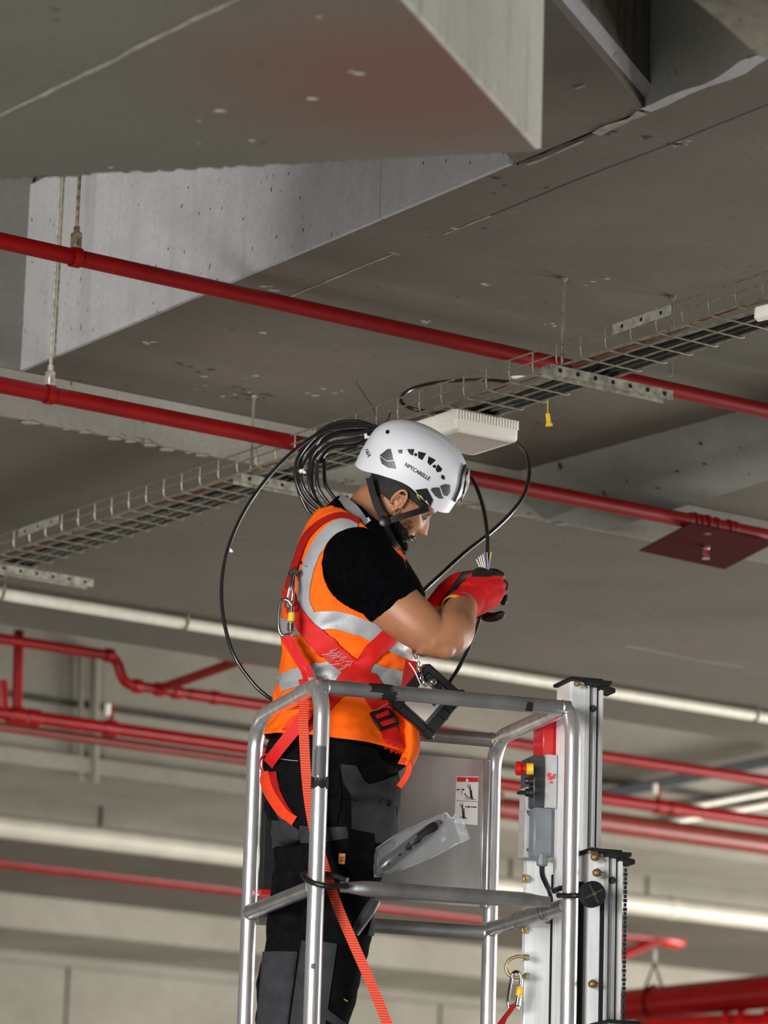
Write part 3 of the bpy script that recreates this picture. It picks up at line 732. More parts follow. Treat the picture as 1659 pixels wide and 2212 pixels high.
# splice plates on the near side wall
for (x0, y0, x1, y1) in ((45, 1140, 130, 1108), (1328, 705, 1454, 662)):
    c0_, c1_ = PL(0, 0, 1), 0
    def onwall(x, y):     # tray near wall plane: normal D1
        d = ray(x, y); return CAM+d*((Tn.dot(D1)-CAM.dot(D1))/d.dot(D1))
    a, b = onwall(x0, y0), onwall(x1, y1); c = (a+b)/2; c = T((c-Tn).dot(D2), -.006, TH*.72); L = abs((b-a).dot(D2))/2
    holes_plate(tray, c, D2*L, UP*.0135, D1*.0015, 3, 'splice_plate', M['galvplate'])
# strut brackets with rods
def bracket(x0, y0, x1, y1, label, rods):
    zb = zt-.006; a = Z(x0, y0, zb); L = (Z(x1, y1, zb)-a).dot(D1)
    L = max(L, .38); r = thing('tray_bracket', a+D1*L/2, label, 'bracket', 'strut brackets under the cable tray')
    c = a+D1*L/2-UP*.012
    mb = MB()   # channel: web and two flanges (web faces the camera side, open side down)
    mb.box(c-D2*-.020, D1*L/2, D2*.0015, UP*.0125); mb.box(c-D2*.020, D1*L/2, D2*.0015, UP*.0125); mb.box(c+UP*.0115, D1*L/2, D2*.021, UP*.0012)
    ch = mb.build('channel', M['strut'], r, smooth=False)
    n = int(L/.055); mb = MB()
    for i in range(n):
        q = c+D2*.0215+D1*(-L/2+L*(i+.5)/n)-UP*.0; mb.cyl(q-D2*.001, q+D2*.0006, .0058, 12)
    tag(mb.build('hole', M['blk'], ch), kind='stuff')
    mb = MB()
    for i in range(n):
        q = c+UP*.0103+D1*(-L/2+L*(i+.5)/n+.02); mb.cyl(q, q-UP*.0006, .0058, 12)
    tag(mb.build('hole', M['blk'], ch), kind='stuff')
    for rs in rods:
        q = c+D1*(-L/2+rs)+D2*.0; mb = MB(); mb.cyl(Vector((q.x, q.y, zt-.03)), Vector((q.x, q.y, C0)), .0042, 8); mb.build('threaded_rod', M['galv'], r)
        mb = MB(); mb.cyl(Vector((q.x, q.y, C0-.001)), Vector((q.x, q.y, C0-.008)), .011, 6); mb.build('anchor_nut', M['galv'], r)
        mb = MB(); mb.cyl(Vector((q.x, q.y, zt-.018)), Vector((q.x, q.y, zt-.028)), .009, 6); mb.build('nut', M['galv'], r)
    return r
bracket(1180, 790, 1475, 838, 'perforated steel strut bracket in front of the red pipe, right of the white box', [.05])
bracket(513, 1025, 800, 1075, 'perforated steel strut bracket under the tray behind the cable coil', [.045])
bracket(-160, 1195, 208, 1250, 'perforated steel strut bracket under the tray at the left edge', [.03])
q = T((Z(1452, 640, C0)-Tn).dot(D2), .0); q = Z(1452, 640, C0)
mb = MB(); mb.cyl(q, Vector((q.x, q.y, zt+.02)), .0042, 8); mb.cyl(q, q-UP*.008, .011, 6)
tag(mb.build('threaded_rod', M['galv']), 'short threaded rod dropping from the ceiling to the tray beside the pierced splice plate', 'rod')
# cables lying in the tray
def traycable(n0, zc, r, m_, label, wob=.006, seed=0, grp='cables lying in the tray'):
    rnd = random.Random(seed); pts = []; nseg = 34
    for i in range(nseg+1):
        s_ = s0+(s1-s0)*i/nseg; pts.append(T(s_, n0+wob*math.sin(i*.9+seed)+rnd.uniform(-.3, .3)*wob, zc+r+rw+rnd.uniform(0, .3)*wob*.3))
    mb = MB(); mb.tube(spline(pts, 3), r, 10); return tag(mb.build('cable', m_), label, 'cable', grp)
traycable(.184, .0, .0125, M['black'], 'outermost of three thick glossy black cables, along the far edge of the tray', .002, 1)
traycable(.157, .0, .0125, M['black'], 'middle one of three thick glossy black cables in the tray', .002, 2)
traycable(.130, .0, .0120, M['black'], 'innermost of three thick glossy black cables in the tray, next to the slim brown one', .002, 3)
traycable(.050, .0, .0055, M['brown'], 'slim brown cable wandering along the near side of the tray', .012, 5, None)
traycable(.085, .0, .0038, M['strut'], 'thin pale grey cable along the middle of the tray', .008, 8, None)
traycable(.035, .0, .0034, M['strut'], 'thin pale grey cable close to the near side of the tray', .006, 9, None)
# white oval cable label, white label at right edge, yellow tag
c = T((Z(1110, 822, zt)-Tn).dot(D2)+.0, .03, .012); mb = MB()
mb.ball(c, .030, 8, sx=1, sy=.45, sz=.16, M=Matrix.Rotation(math.radians(-3), 3, 'Z')); tag(mb.build('cable_label', M['white']), 'small white oval label lying in the tray left of the crossing red pipe', 'label')
c = Z(1664, 672, zt-.014); mb = MB(); mb.box(c, Vector((.034, -.014, .006)), Vector((.006, .016, .0)), Vector((0, 0, .015)), bev=.006); t = mb.build('cable_label', M['white']); tag(t, 'white label with green mark on the tray at the right edge of the picture', 'label')
mb = MB(); mb.tube([c+Vector((-.006, -.017, .004)), c+Vector((.0, -.018, -.004))], .0022, 6); mb.build('mark', M['yellow'], t)
_ts = min([i*.004 for i in range(-300, 300)], key=lambda s: abs(pix(T(s, TW-.012, 0))[0]-1183)); _tp = T(_ts, TW-.012, -.003); _yt = _tp.y; c = W(1183, 893, _yt); mb = MB(); e = W(1186, 921, _yt); mb.cyl(c, _tp, .0014, 6)
mb.box((c+e)/2, (e-c)/2, Vector((.006, 0, 0)), Vector((0, .0015, 0)), bev=.001); mb.box(e+Vector((0, 0, .004)), Vector((.009, 0, .001)), Vector((0, .002, 0)), Vector((0, 0, .004)), bev=.001)
tag(mb.build('cable_tie_tag', M['yellow']), 'small yellow tag hanging below the tray right of the white box', 'tag')

# dark ventilation duct and pale tray seen end-on at the right, beyond the pipes
a, c_ = PL(1285, 1722, w1a-.1), PL(1720, 1632, w1a-.1); d = (c_-a)/2; s_ = d.cross(UP).normalized()
mb = MB(); mb.box((a+c_)/2, d, s_*.04, UP*.030, bev=.01); tag(mb.build('ventilation_duct', M['dgrey']), 'dark flat duct slanting behind the red pipes at the right edge', 'duct')
for k, yy in enumerate((0, 26)):
    a, c_ = PL(1440, 1752+yy, w1a-.03), PL(1720, 1700+yy, w1a-.03); mb = MB(); mb.cyl(a, c_, .016, 12)
    tag(mb.build('conduit', M['conduit']), ('upper' if k == 0 else 'lower')+' of two pale conduits slanting behind the red pipes at right', 'pipe')

# ================================================================== AERIAL LIFT
YN = 8.57
LN = W(690, 1700, YN); LN = Vector((LN.x, LN.y, 0))        # near-left post on plan
def plan_hit(px, py, o, d, z=None):
    """parameter along plan line o+d*t where pixel column matches at image row py"""
    r_ = ray(px, py); n = Vector((r_.y, -r_.x, 0)); return (CAM-o).dot(n)/d.dot(n)
WB = plan_hit(1236, 1700, LN, E1); DB = -plan_hit(547, 1720, LN, E2)
RN = LN+E1*WB; LF = LN-E2*DB; RF = RN-E2*DB
zTop = W(692, 1473, YN).z; zMid = W(675, 1914, YN).z; zMidN = W(900, 1920, YN).z
HIPZ = 0
ZPL = W(700, 2560, 8.9).z           # platform floor
print('basket', WB, DB, zTop, zMid, ZPL, 'RF', pix(RF+UP*zTop))
TR = .0195
base = (LN+RF)/2
lift = thing('aerial_lift', Vector((base.x, base.y, 0)), 'aluminium one-person mast lift with a tubular guard basket', 'lift')
def sideframe(a, b):
    # a near post, b far post: inverted U
    d = (b-a).normalized(); r_ = .085; pts = [a+UP*ZPL]
    for t in range(7): pts.append(a+UP*(ZPL+(zTop-r_-ZPL)*(t+1)/7))
    for k in range(1, 9):
        t = k/8*math.pi/2; pts.append(a+d*(r_*(1-math.cos(t)))+UP*(zTop-r_+r_*math.sin(t)))
    for k in range(1, 5): pts.append((a+d*r_).lerp(b-d*r_, k/5)+UP*zTop)
    for k in range(0, 9):
        t = (1-k/8)*math.pi/2; pts.append(b-d*(r_*(1-math.cos(t)))+UP*(zTop-r_+r_*math.sin(t)))
    for t in range(7): pts.append(b+UP*(zTop-r_-(zTop-r_-ZPL)*(t+1)/7))
    return pts
for a, b in ((LN, LF), (RN, RF)):
    mb = MB(); mb.tube(sideframe(a, b), TR, 20); mb.build('guard_frame', M['alu'], lift)
def rail(a, b, z, name='guard_rail', m_='aludull', r_=TR*.93, ins=.0):
    d = (b-a).normalized(); mb = MB(); a2, b2 = a+d*ins, b-d*ins; mb.tube([(a2.lerp(b2, k/12))+UP*z for k in range(13)], r_, 20)
    for q, s_ in ((a2, 1), (b2, -1)):      # weld beads
        mb.tube([q+UP*z+d*s_*(TR*.95), q+UP*z+d*s_*(TR*1.12)], [r_*1.12, r_*1.0], 20)
    return mb.build(name, M[m_], lift)
off = E2*-.03
rn = rail(LN+off*.9, RN+off*.9, zTop-.006); rail(LF-off, RF-off, zTop-.006)
rail(LN, LF, zMid); 
rail(LF, RF, zMid-.01)
o = rail(RN, RF, zMid); 
for t in (.30, .62):
    q = RN.lerp(RF, t)+UP*zMid; mb = MB(); mb.tube([q-E2*.012, q-E2*.006, q+E2*.006, q+E2*.012], [.019, .0225, .0225, .019], 20); mb.build('weld_ring', M['aludull'], lift)
mb = MB(); q = RN.lerp(RF, .45)+UP*zMid; mb.tube([q-E2*.09, q+E2*.09], TR*1.08, 20); mb.build('sleeve', M['aludull'], lift)
# hinged entry bar on the near side: flattened ends, held by black cord
zb_ = zMidN; a = LN+E1*.055-E2*-.012; b = RN-E1*.055-E2*-.012; rings = []
for k in range(31):
    t = k/30; p = a.lerp(b, t)+UP*(zb_+.0); f = min(1, max(0, (min(t, 1-t)-.02)/.11)); f = f*f*(3-2*f)
    hz = .0125+(.0185-.0125)*f; hy = .005+(.0185-.005)*f
    rings.append([p+UP*math.cos(u)*hz+E2*math.sin(u)*hy for u in [2*math.pi*i/20 for i in range(20)]])
tag(MB().loft(rings).build('entry_bar', M['aludull'], lift), 'grey entry bar with flattened ends')
def cord(name, pts, r_, lab, ribs=False, m_='blk', parent=lift):
    P = spline(pts, 8); R_ = [r_*(1+(.13*math.sin(i*2.4) if ribs else 0)) for i in range(len(P))]
    mb = MB(); mb.tube(P, R_, 10); o = mb.build(name, M[m_], parent)
    if lab: tag(o, lab)
    return o
pA = a+UP*zb_
cord('cord_loop', [W(752, 1914, 8.555), W(700, 1913, 8.535), W(668, 1903, 8.55), W(655, 1889, 8.59), W(676, 1888, 8.625), W(715, 1890, 8.62), W(750, 1902, 8.60)], .0065, 'black ribbed cord', True)
cord('cord_loop', [W(1205, 1934, YN+.17), W(1240, 1935, YN+.13), W(1268, 1932, YN+.14)], .0065, 'black ribbed cord', True)
cord('cord_loop', [W(1196, 1925, YN+.21), W(1215, 1918, YN+.24), W(1250, 1919, YN+.25), W(1268, 1928, YN+.2)], .0065, 'black ribbed cord', True)
# scratched black tape marks on the near rail and posts
def band(p, d, l, r_, m_='blkmatte', a0=0, a1=2*math.pi, name='tape_mark', seed=0):
    rnd = random.Random(seed); rows = []; n = 18
    u = d.orthogonal().normalized() if abs(d.z) < .9 else Vector((1, 0, 0)); u = (Vector((0, -1, 0))-d*Vector((0, -1, 0)).dot(d)).normalized(); v = d.cross(u)
    for k in range(n+1):
        t = a0+(a1-a0)*k/n; nn = u*math.cos(t)+v*math.sin(t); j1, j2 = rnd.uniform(.6, 1), rnd.uniform(.6, 1)
        rows.append([(p-d*l*j1+nn*(r_+.0002), nn), (p+nn*(r_+.0002), nn), (p+d*l*j2+nn*(r_+.0002), nn)])
    mb = MB(); mb.ribbon(rows, .0006); return mb.build(name, M[m_], lift)
rz = zTop-.006; o0 = LN+off*.9
for (px, l, a0, a1, s_) in ((838, .022, 0, 2.2, 1), (820, .034, 4.9, 6.6, 2), (1140, .010, -.2, 1.1, 3)):
    t = plan_hit(px, 1490, o0, E1); band(o0+E1*t+UP*rz, E1, l, TR*.93, a0=a0, a1=a1, seed=s_)
for (py, l, a0, a1, s_) in ((1650, .045, -.75, .75, 4), (1692, .016, -1.6, 1.6, 5), (1622, .01, -.6, .5, 6), (2090, .008, -.3, .2, 8)):
    band(Vector((LN.x, LN.y, W(690, py, YN).z)), UP, l, TR, 'inkgrey' if s_ != 5 else 'blkmatte', a0, a1, seed=s_)
# sheet panel between the far side and the mast, sticker on it
def onpl(px, py, p0, nrm):
    d = ray(px, py); return CAM+d*((p0-CAM).dot(nrm)/d.dot(nrm))
nE2 = E2*1.0
fp = LF+E2*.035
def FPt(x, y): return onpl(x, y, fp, nE2)
cA, cB, cC, cD = FPt(760, 1624), FPt(1057, 1636), FPt(1050, 1955), FPt(760, 1946)
mb = MB(); c = (cA+cB+cC+cD)/4; hx = (cB-cA).dot(E1)/2; hz = (cA.z-cD.z)/2
mb.box(c, E1*hx, E2*.0015, UP*hz, bev=.001); panel = mb.build('sheet_panel', M['alusheet'], lift, smooth=False); tag(panel, 'brushed aluminium sheet panel')
mb = MB(); mb.box(c+E1*(hx-.012), E1*.009, E2*.006, UP*hz, bev=.003); mb.build('panel_edge', M['brownpipe'] if False else M['aludull'], panel)
def flat(pts, name, m_, parent, th=.0006, off_=.002, pf=FPt, nrm=None):
    nrm = nrm or E2; P = [pf(*p)+nrm*off_ for p in pts]; n = len(P)
    mb = MB().add(P+[p+nrm*th for p in P], [tuple(range(n)), tuple(range(n, 2*n))]+[(i, (i+1) % n, n+(i+1) % n, n+i) for i in range(n)])
    return mb.build(name, M[m_], parent, smooth=False)
st = flat([(985, 1677), (1033, 1678), (1031, 1783), (981, 1778)], 'warning_sticker', 'sticker', panel)
def SL(a, b, w_, m_='ink'):      # printed line
    (x0, y0), (x1, y1) = a, b; L = math.hypot(x1-x0, y1-y0) or 1; nx, ny = -(y1-y0)/L*w_/2, (x1-x0)/L*w_/2
    return [(x0+nx, y0+ny), (x1+nx, y1+ny), (x1-nx, y1-ny), (x0-nx, y0-ny)]
prints = MB()
def pr(pts, mi=0, o_=.0032):
    P = [FPt(*p)+E2*o_ for p in pts]; prints.add(P+[p+E2*.0003 for p in P], [tuple(range(len(P))), tuple(range(len(P), 2*len(P)))]+[(i, (i+1) % len(P), len(P)+(i+1) % len(P), len(P)+i) for i in range(len(P))], mi)
pr([(986, 1679), (1032, 1680), (1032, 1690), (986, 1689)], 1)
pr([(1004, 1688.5), (1008, 1680.5), (1012, 1688.5)], 2, .0036)
pr(SL((984, 1730), (1031, 1732), .9))
for A, B, w_ in (((1014, 1699), (1017, 1725), 3), ((1017, 1707), (1019, 1727), 2.4), ((1002, 1725), (1026, 1728), 1.2), ((1008, 1722), (1022, 1724), 1.6), ((988, 1706), (1000, 1706), .9), ((996, 1706), (996, 1717), .9), ((1002, 1714), (1008, 1722), 2),
                 ((997, 1740), (1000, 1768), 2.6), ((1001, 1746), (1002, 1768), 2), ((987, 1767), (1008, 1769), 1.2), ((994, 1764), (1006, 1766), 1.5), ((1004, 1743), (1012, 1743.5), 2), ((1016, 1743.5), (1029, 1744.2), 2.2)): pr(SL(A, B, w_))
pr([(1011, 1739.5), (1015, 1743.5), (1011, 1747)])
for bx, by in ((1009, 1695), (993, 1736)):
    for A, B in (((bx, by), (bx+6, by)), ((bx, by), (bx, by+7)), ((bx+6, by), (bx+6, by+7)), ((bx, by+7), (bx+6, by+7)), ((bx, by+3), (bx+6, by+3))): pr(SL(A, B, .7))
for cx_, cy_ in ((988, 1706), (1000, 1706)): pr([(cx_+2.2*math.cos(t), cy_+2.2*math.sin(t)) for t in [k*math.pi/4 for k in range(8)]])
tag(prints.build('sticker_print', [M['ink'], M['stickred'], M['sticker']], st, smooth=False), kind='stuff')
# black padded back panel between the man and the far-left post
bp0 = LF+E1*.02+E2*.03
mb = MB(); za, zb2 = W(575, 1700, 9.1).z, W(575, 1926, 9.1).z
mb.box(bp0+E1*.06+UP*((za+zb2)/2), E1*.065, E2*.012, UP*((za-zb2)/2), bev=.008); tag(mb.build('pad', M['blkmatte'], lift), 'black padded board beside the far left post')
mb = MB(); mb.box(bp0+E1*.06+UP*(zb2-.004), E1*.065, E2*.014, UP*.006, bev=.002); mb.build('pad_edge', M['redplastic'], lift)
# platform floor and toe boards (below the frame)
cc = (LN+RF)/2
mb = MB(); mb.box(cc+UP*(ZPL-.02), E1*(WB/2+.02), E2*(DB/2+.02), UP*.02, bev=.006); mb.build('platform_floor', M['alusheet'], lift)
for a, b in ((LN, RN), (LF, RF), (LN, LF), (RN, RF)):
    d = (b-a)/2; nn = d.normalized().cross(UP); mb = MB(); mb.box((a+b)/2+UP*(ZPL+.07), d, nn*.003, UP*.07); mb.build('toe_board', M['alusheet'], lift, smooth=False)
# mast sections, right of the basket
def section(x0, x1, ytop, Y, zbot, label, groove=True, wall=.0, capL=1.0):
    """extruded box: light plain face at left, grooved channel at right, black end cap"""
    a, b = W(x0, ytop+30, Y), W(x1, ytop+30, Y); wd = (b-a).dot(E1); zt_ = W((x0+x1)/2, ytop+14, Y).z
    a = Vector((a.x, a.y, 0)); dep = .10; fr_ = -E2*dep
    h = (zt_-zbot)/2; zc = (zt_+zbot)/2
    w1 = wd*.52; w2 = wd-w1
    mb = MB(); mb.box(a+E1*w1/2+fr_/2+UP*zc, E1*w1/2, E2*dep/2, UP*h, bev=.004); o = mb.build('mast_section', M['aluwhite'], lift); tag(o, label)
    mb = MB()   # channel part with three ribs
    mb.box(a+E1*(w1+w2/2)+fr_*.55+UP*zc, E1*w2/2, E2*dep*.42, UP*h)
    for t, q in ((.06, .010), (.97, .012)): mb.box(a+E1*(w1+w2*t)+fr_*.3+UP*zc, E1*.0035, E2*dep*.33, UP*h)
    mb.build('channel', M['alumast'], o, smooth=False)
    mb = MB(); 
    for t in (.3, .4, .62, .72): mb.box(a+E1*(w1+w2*t)+fr_*.128+UP*zc, E1*.0012, E2*.002, UP*h)
    tag(mb.build('groove_rib', M['alumast'], o, smooth=False), kind='stuff')
    mb = MB(); mb.box(a+E1*(w1+.004)+fr_*.125+UP*zc, E1*.0022, E2*.003, UP*h); mb.build('slot', M['blk'], o, smooth=False)
    mb = MB(); mb.box(a+E1*(wd-.008)+fr_*.125+UP*zc, E1*.0016, E2*.003, UP*h); mb.build('slot', M['blk'], o, smooth=False)
    # screw
    q = a+E1*(w1+w2*.5)+fr_*.1+UP*(zt_-.062); mb = MB(); mb.cyl(q+fr_*.05, q-fr_*.03, .0085, 16); mb.cyl(q-fr_*.03, q-fr_*.05, .004, 6); mb.build('screw', M['dgrey'], o)
    # caps: two overlapping black plates
    mb = MB(); c_ = a+E1*(wd*.42)+fr_*.42+UP*(zt_+.004); mb.box(c_, E1*(wd*.52), E2*dep*.62, UP*.004, bev=.002); mb.build('end_cap', M['blkmatte'], o)
    mb = MB(); c_ = a+E1*(wd*.78)+fr_*.35+UP*(zt_-.004); mb.box(c_, E1*(wd*.36), E2*dep*.75, UP*.005, bev=.002); mb.build('end_cap', M['blkmatte'], o)
    mb = MB(); mb.box(a+E1*(wd*.98+.012)+fr_*.1+UP*(zt_-.014)-E2*.0, E1*.018-UP*.004, E2*.03, UP*.0055, bev=.002); mb.build('end_cap', M['blkmatte'], o)
    return o, a, wd, zt_, dep
def eyebolt(o, p, r_=.009):
    mb = MB(); mb.cyl(p, p+E2*.008, r_*1.15, 18); mb.cyl(p+E2*.008, p+E2*.014, r_*.72, 6); mb.cyl(p+E2*.014, p+E2*.018, r_*.35, 10); mb.build('bolt', M['brass'], o)
    mb = MB(); mb.tube([p+E2*.01+E1*.004, p+E2*.014+E1*.016-UP*.004, p+E2*.013+E1*.024-UP*.010], .0018, 6); mb.build('split_pin', M['brass'], o)
m1, a1_, wd1, zt1, dp = section(1233, 1309, 1458, 8.92, .35, 'tallest mast section, light aluminium with a grooved channel')
m2, a2_, wd2, zt2, dp2 = section(1273, 1351, 1828, 8.80, .30, 'second mast section, shorter, with brass bolts near its top')
m3, a3_, wd3, zt3, dp3 = section(1314, 1392, 2198, 8.68, .25, 'third mast section just entering at the bottom edge')
q = W(1245, 1478, 8.90); eyebolt(m1, Vector((q.x, q.y, q.z)), .006)
for x, y in ((1284, 1852), (1288, 1886), (1279, 2126)):
    q = W(x, y, 8.78); eyebolt(m2, q, .009)
for x0, y0 in ((1272, 1836),): 
    q = W(x0+9, y0+2, 8.79); mb = MB(); mb.box(q, E1*.012, E2*.006, UP*.008, bev=.002); mb.build('hinge_lug', M['brass'], m2)
# black pulley wheel over the second section, with cable runs
pw_ = W(1279, 1932, 8.70); mb = MB()
mb.tube([pw_-E2*.012, pw_-E2*.010, pw_-E2*.004, pw_, pw_+E2*.004, pw_+E2*.010, pw_+E2*.012], [.028, .031, .031, .027, .031, .031, .025], 30)
pu = mb.build('pulley_wheel', M['blkmatte'], lift); tag(pu, 'black spoked pulley wheel')
for k in range(4):
    t = k*math.pi/2+.5; d = E1*math.cos(t)+UP*math.sin(t); mb = MB(); mb.box(pw_+E2*.013+d*.012, d*.012, E2*.002, d.cross(E2)*.0022); mb.build('spoke', M['dgrey'], pu, smooth=False)
mb = MB(); mb.cyl(pw_+E2*.012, pw_+E2*.018, .005, 8); mb.build('axle', M['brass'], pu)
def vstrip(x0, x1, y0, Y, m_, name, z0=.4, th=.006, parent=lift, bev=.002):
    a, b = W(x0, y0, Y), W(x1, y0, Y); wd = (b-a).dot(E1)/2; c_ = (a+b)/2
    mb = MB(); mb.box(Vector((c_.x, c_.y, (c_.z+z0)/2)), E1*wd, E2*th, UP*((c_.z-z0)/2), bev=bev); return mb.build(name, M[m_], parent)
vstrip(1246, 1262, 1905, 8.80, 'blkmatte', 'cable_run'); vstrip(1296, 1306, 1945, 8.765, 'blkmatte', 'cable_run', th=.004)
vstrip(1190, 1214, 1890, 9.06, 'blkmatte', 'cable_run', th=.004)
# carriage plate the basket hangs on
o = vstrip(1131, 1196, 1862, 9.10, 'aluwhite', 'carriage_plate', z0=2.2, th=.012); tag(o, 'flat light aluminium carriage plate')
vstrip(1200, 1232, 1600, 9.12, 'alumast', 'carriage_rail', z0=2.2, th=.02)
vstrip(1204, 1218, 1630, 9.0, 'alumast', 'carriage_rail', z0=2.2, th=.006)
for x, y in ((1136, 1898), (1134, 1955), (1133, 2008), (1184, 1987)):
    q = W(x, y, 9.07); mb = MB(); mb.cyl(q, q+E2*.012, .006, 6); mb.box(q-E1*.0, E1*.008, E2*.003, UP*.010, bev=.002); mb.build('bolt', M['brass'], lift)
# drive chain on the far right edge of the second section
qa = W(1356, 1880, 8.85); mb = MB(); k = 0; z_ = qa.z
cpos = []
while z_ > 2.3: cpos.append(z_); z_ -= .0105
for i, z_ in enumerate(cpos):
    p_ = Vector((qa.x, qa.y, z_))+E1*(-.012*(1-0)+ .0)
    mb.box(p_+E1*.006, E1*(.0045 if i % 2 else .0032), E2*.003, UP*.0042)
tag(mb.build('drive_chain', M['dgrey'], lift, smooth=False), kind='stuff')
# control box on the carriage
YB = 8.98
def bx(name, x0, y0, x1, y1, Y, dep, m_, parent, bev=.004, lab=None):
    a, b = W(x0, (y0+y1)/2, Y), W(x1, (y0+y1)/2, Y); t_, u_ = W((x0+x1)/2, y0, Y), W((x0+x1)/2, y1, Y)
    c_ = (a+b)/2; mb = MB(); mb.box(Vector((c_.x, c_.y, (t_.z+u_.z)/2))-E2*dep/2, E1*((b-a).dot(E1)/2), E2*dep/2, UP*((t_.z-u_.z)/2), bev=bev)
    o = mb.build(name, M[m_], parent); 
    if lab: tag(o, lab)
    return o
bx('beacon_housing', 1170, 1542, 1220, 1637, 9.02, .07, 'redplastic', lift, .003, 'glossy red box above the control unit')
bx('beacon_neck', 1178, 1524, 1216, 1543, 9.03, .05, 'alumast', lift, .002)
cbx = bx('control_box', 1148, 1632, 1182, 1746, YB, .09, 'dgrey', lift, .007, 'dark upper control box with buttons')
bx('side_cover', 1178, 1630, 1206, 1745, YB+.004, .085, 'boxlight', cbx, .003)
lo_ = bx('terminal_box', 1150, 1744, 1197, 1850, YB+.005, .08, 'boxgrey', lift, .005, 'blue-grey lower enclosure')
bx('side_label', 1133, 1748, 1152, 1852, YB+.03, .05, 'boxlight', lo_, .003)
bx('lid', 1136, 1700, 1152, 1750, YB+.02, .05, 'boxlight', cbx, .002)
def knob(x0, x1, y, Y, r0, r1, m_, name, parent, n=22):
    a, b = W(x0, y, Y), W(x1, y, Y); mb = MB(); L = b-a
    mb.tube([a, a+L*.12, a+L*.45, a+L*.5, b], [r0*.8, r0, r0, r1, r1], n); return mb.build(name, M[m_], parent)
eb = knob(1113, 1140, 1660, YB-.05, .0175, .011, 'redbright', 'emergency_stop', cbx); tag(eb, 'red mushroom emergency stop button')
knob(1137, 1152, 1661, YB-.05, .0145, .0145, 'yellow', 'stop_collar', cbx)
knob(1134, 1152, 1687, YB-.05, .008, .012, 'blk', 'push_button', cbx); knob(1134, 1152, 1712, YB-.05, .010, .013, 'blk', 'selector_switch', cbx)
a = W(1122, 1712, YB-.05); mb = MB(); mb.box(a+E1*.008, E1*.011, UP*.004, E2*.012, bev=.002); mb.build('selector_handle', M['blk'], cbx)
for (x, y, r_) in ((1184, 1676, .003), (1188, 1682, .004), (1193, 1679, .004), (1190, 1690, .003), (1197, 1674, .003), (1186, 1672, .003)):
    q = W(x, y, YB-.001); mb = MB(); mb.ball(q, r_, 5, sy=.12, sx=1.4); mb.build('paint_smudge', M['stickred'], cbx)
for x, y in ((1142, 1757), (1142, 1838)):
    q = W(x, y, YB+.028); mb = MB(); mb.tube([q+UP*.006, q-UP*.006], .0012, 5); mb.tube([q+UP*.005, q+UP*.005-E1*.004, q-E1*.004, q], .001, 5); mb.build('sticker_print', M['ink'], lo_)
gl = W(1171, 1858, YB-.03); mb = MB(); mb.tube([gl+UP*.012, gl+UP*.004, gl+UP*.003, gl-UP*.012, gl-UP*.016], [.011, .011, .014, .014, .009], 8); mb.build('cable_gland', M['boxgrey'], lo_)
cord('control_cable', [gl-UP*.014, W(1172, 1890, YB-.02), W(1180, 1910, YB), W(1190, 1935, YB+.05), W(1200, 2000, 9.05), W(1204, 2212, 9.05)], .0065, None)
# support below: lower mast and base on the floor
mb = MB(); mb.box(Vector((a3_.x, a3_.y, 0))+E1*(-.05)-E2*.12+UP*.9, E1*.20, E2*.07, UP*.72, bev=.01); mb.build('lower_mast', M['aluwhite'], lift)
mb = MB(); mb.box(cc+E1*.2+UP*.2, E1*.62, E2*.36, UP*.08, bev=.03); mb.build('chassis', M['redplastic'], lift)
for i in (-1, 1):
    for j in (-1, 1):
        q = cc+E1*.2+E1*(.52*i)+E2*(.3*j)+UP*.07; mb = MB(); mb.tube([q-E2*.02, q-E2*.015, q+E2*.015, q+E2*.02], [.06, .07, .07, .06], 24); mb.build('wheel', M['blkmatte'], lift)
mb = MB(); mb.box(RF.lerp(RN, .5)+E1*.03+UP*(ZPL+.0), E1*.04, E2*.2, UP*.03, bev=.005); mb.build('carriage_bracket', M['alusheet'], lift)
# D shackle low on the carriage plate with carabiner and red webbing
mb = MB(); sh_ = [W(x, y, 9.04) for x, y in ((1137, 2068), (1118, 2066), (1100, 2074), (1093, 2090), (1100, 2106), (1118, 2112), (1138, 2108))]
mb.tube(spline(sh_, 6), .0042, 10); shk = mb.build('shackle', M['brass'], lift); tag(shk, 'brass-coloured bow shackle')
for p_ in (sh_[0], sh_[-1]): mb = MB(); mb.cyl(p_-E1*.004, p_+E1*.006, .008, 8); mb.build('shackle_nut', M['brass'], shk)
def carabiner(name, P, r_, label, gate, parent=None):
    loc = P[0]; t = thing(name, loc, label, 'carabiner')
    mb = MB(); mb.tube(spline(P, 6), r_, 10); mb.build('frame', M['chrome'], t)
    (g0, g1) = gate; d = g1-g0; mb = MB(); mb.cyl(g0, g1, r_*1.25, 12); mb.build('gate', M['chrome'], t)
    mb = MB(); mb.tube([g0+d*.22, g0+d*.26, g0+d*.52, g0+d*.56], [r_*1.5, r_*2, r_*2, r_*1.5], 14); tag(mb.build('lock_sleeve', M['yellow'], t), 'orange-yellow screw sleeve')
    mb = MB(); mb.tube([g0+d*.6, g0+d*.64, g0+d*.9, g0+d*.94], [r_*1.5, r_*2.1, r_*2.1, r_*1.5], 14); mb.build('lock_barrel', M['chrome'], t)
    return t
Yc2 = 9.02
cb2 = carabiner('carabiner', [W(x, y, Yc2+dy) for x, y, dy in ((1118, 2180, 0), (1122, 2165, 0), (1126, 2120, 0), (1121, 2101, 0), (1109, 2102, .012), (1103, 2125, .012), (1098, 2160, .0), (1099, 2176, 0))], .0042,
               'steel carabiner hooked in the brass shackle on the lift carriage', (W(1126, 2118, Yc2), W(1117, 2178, Yc2)))
wb = []
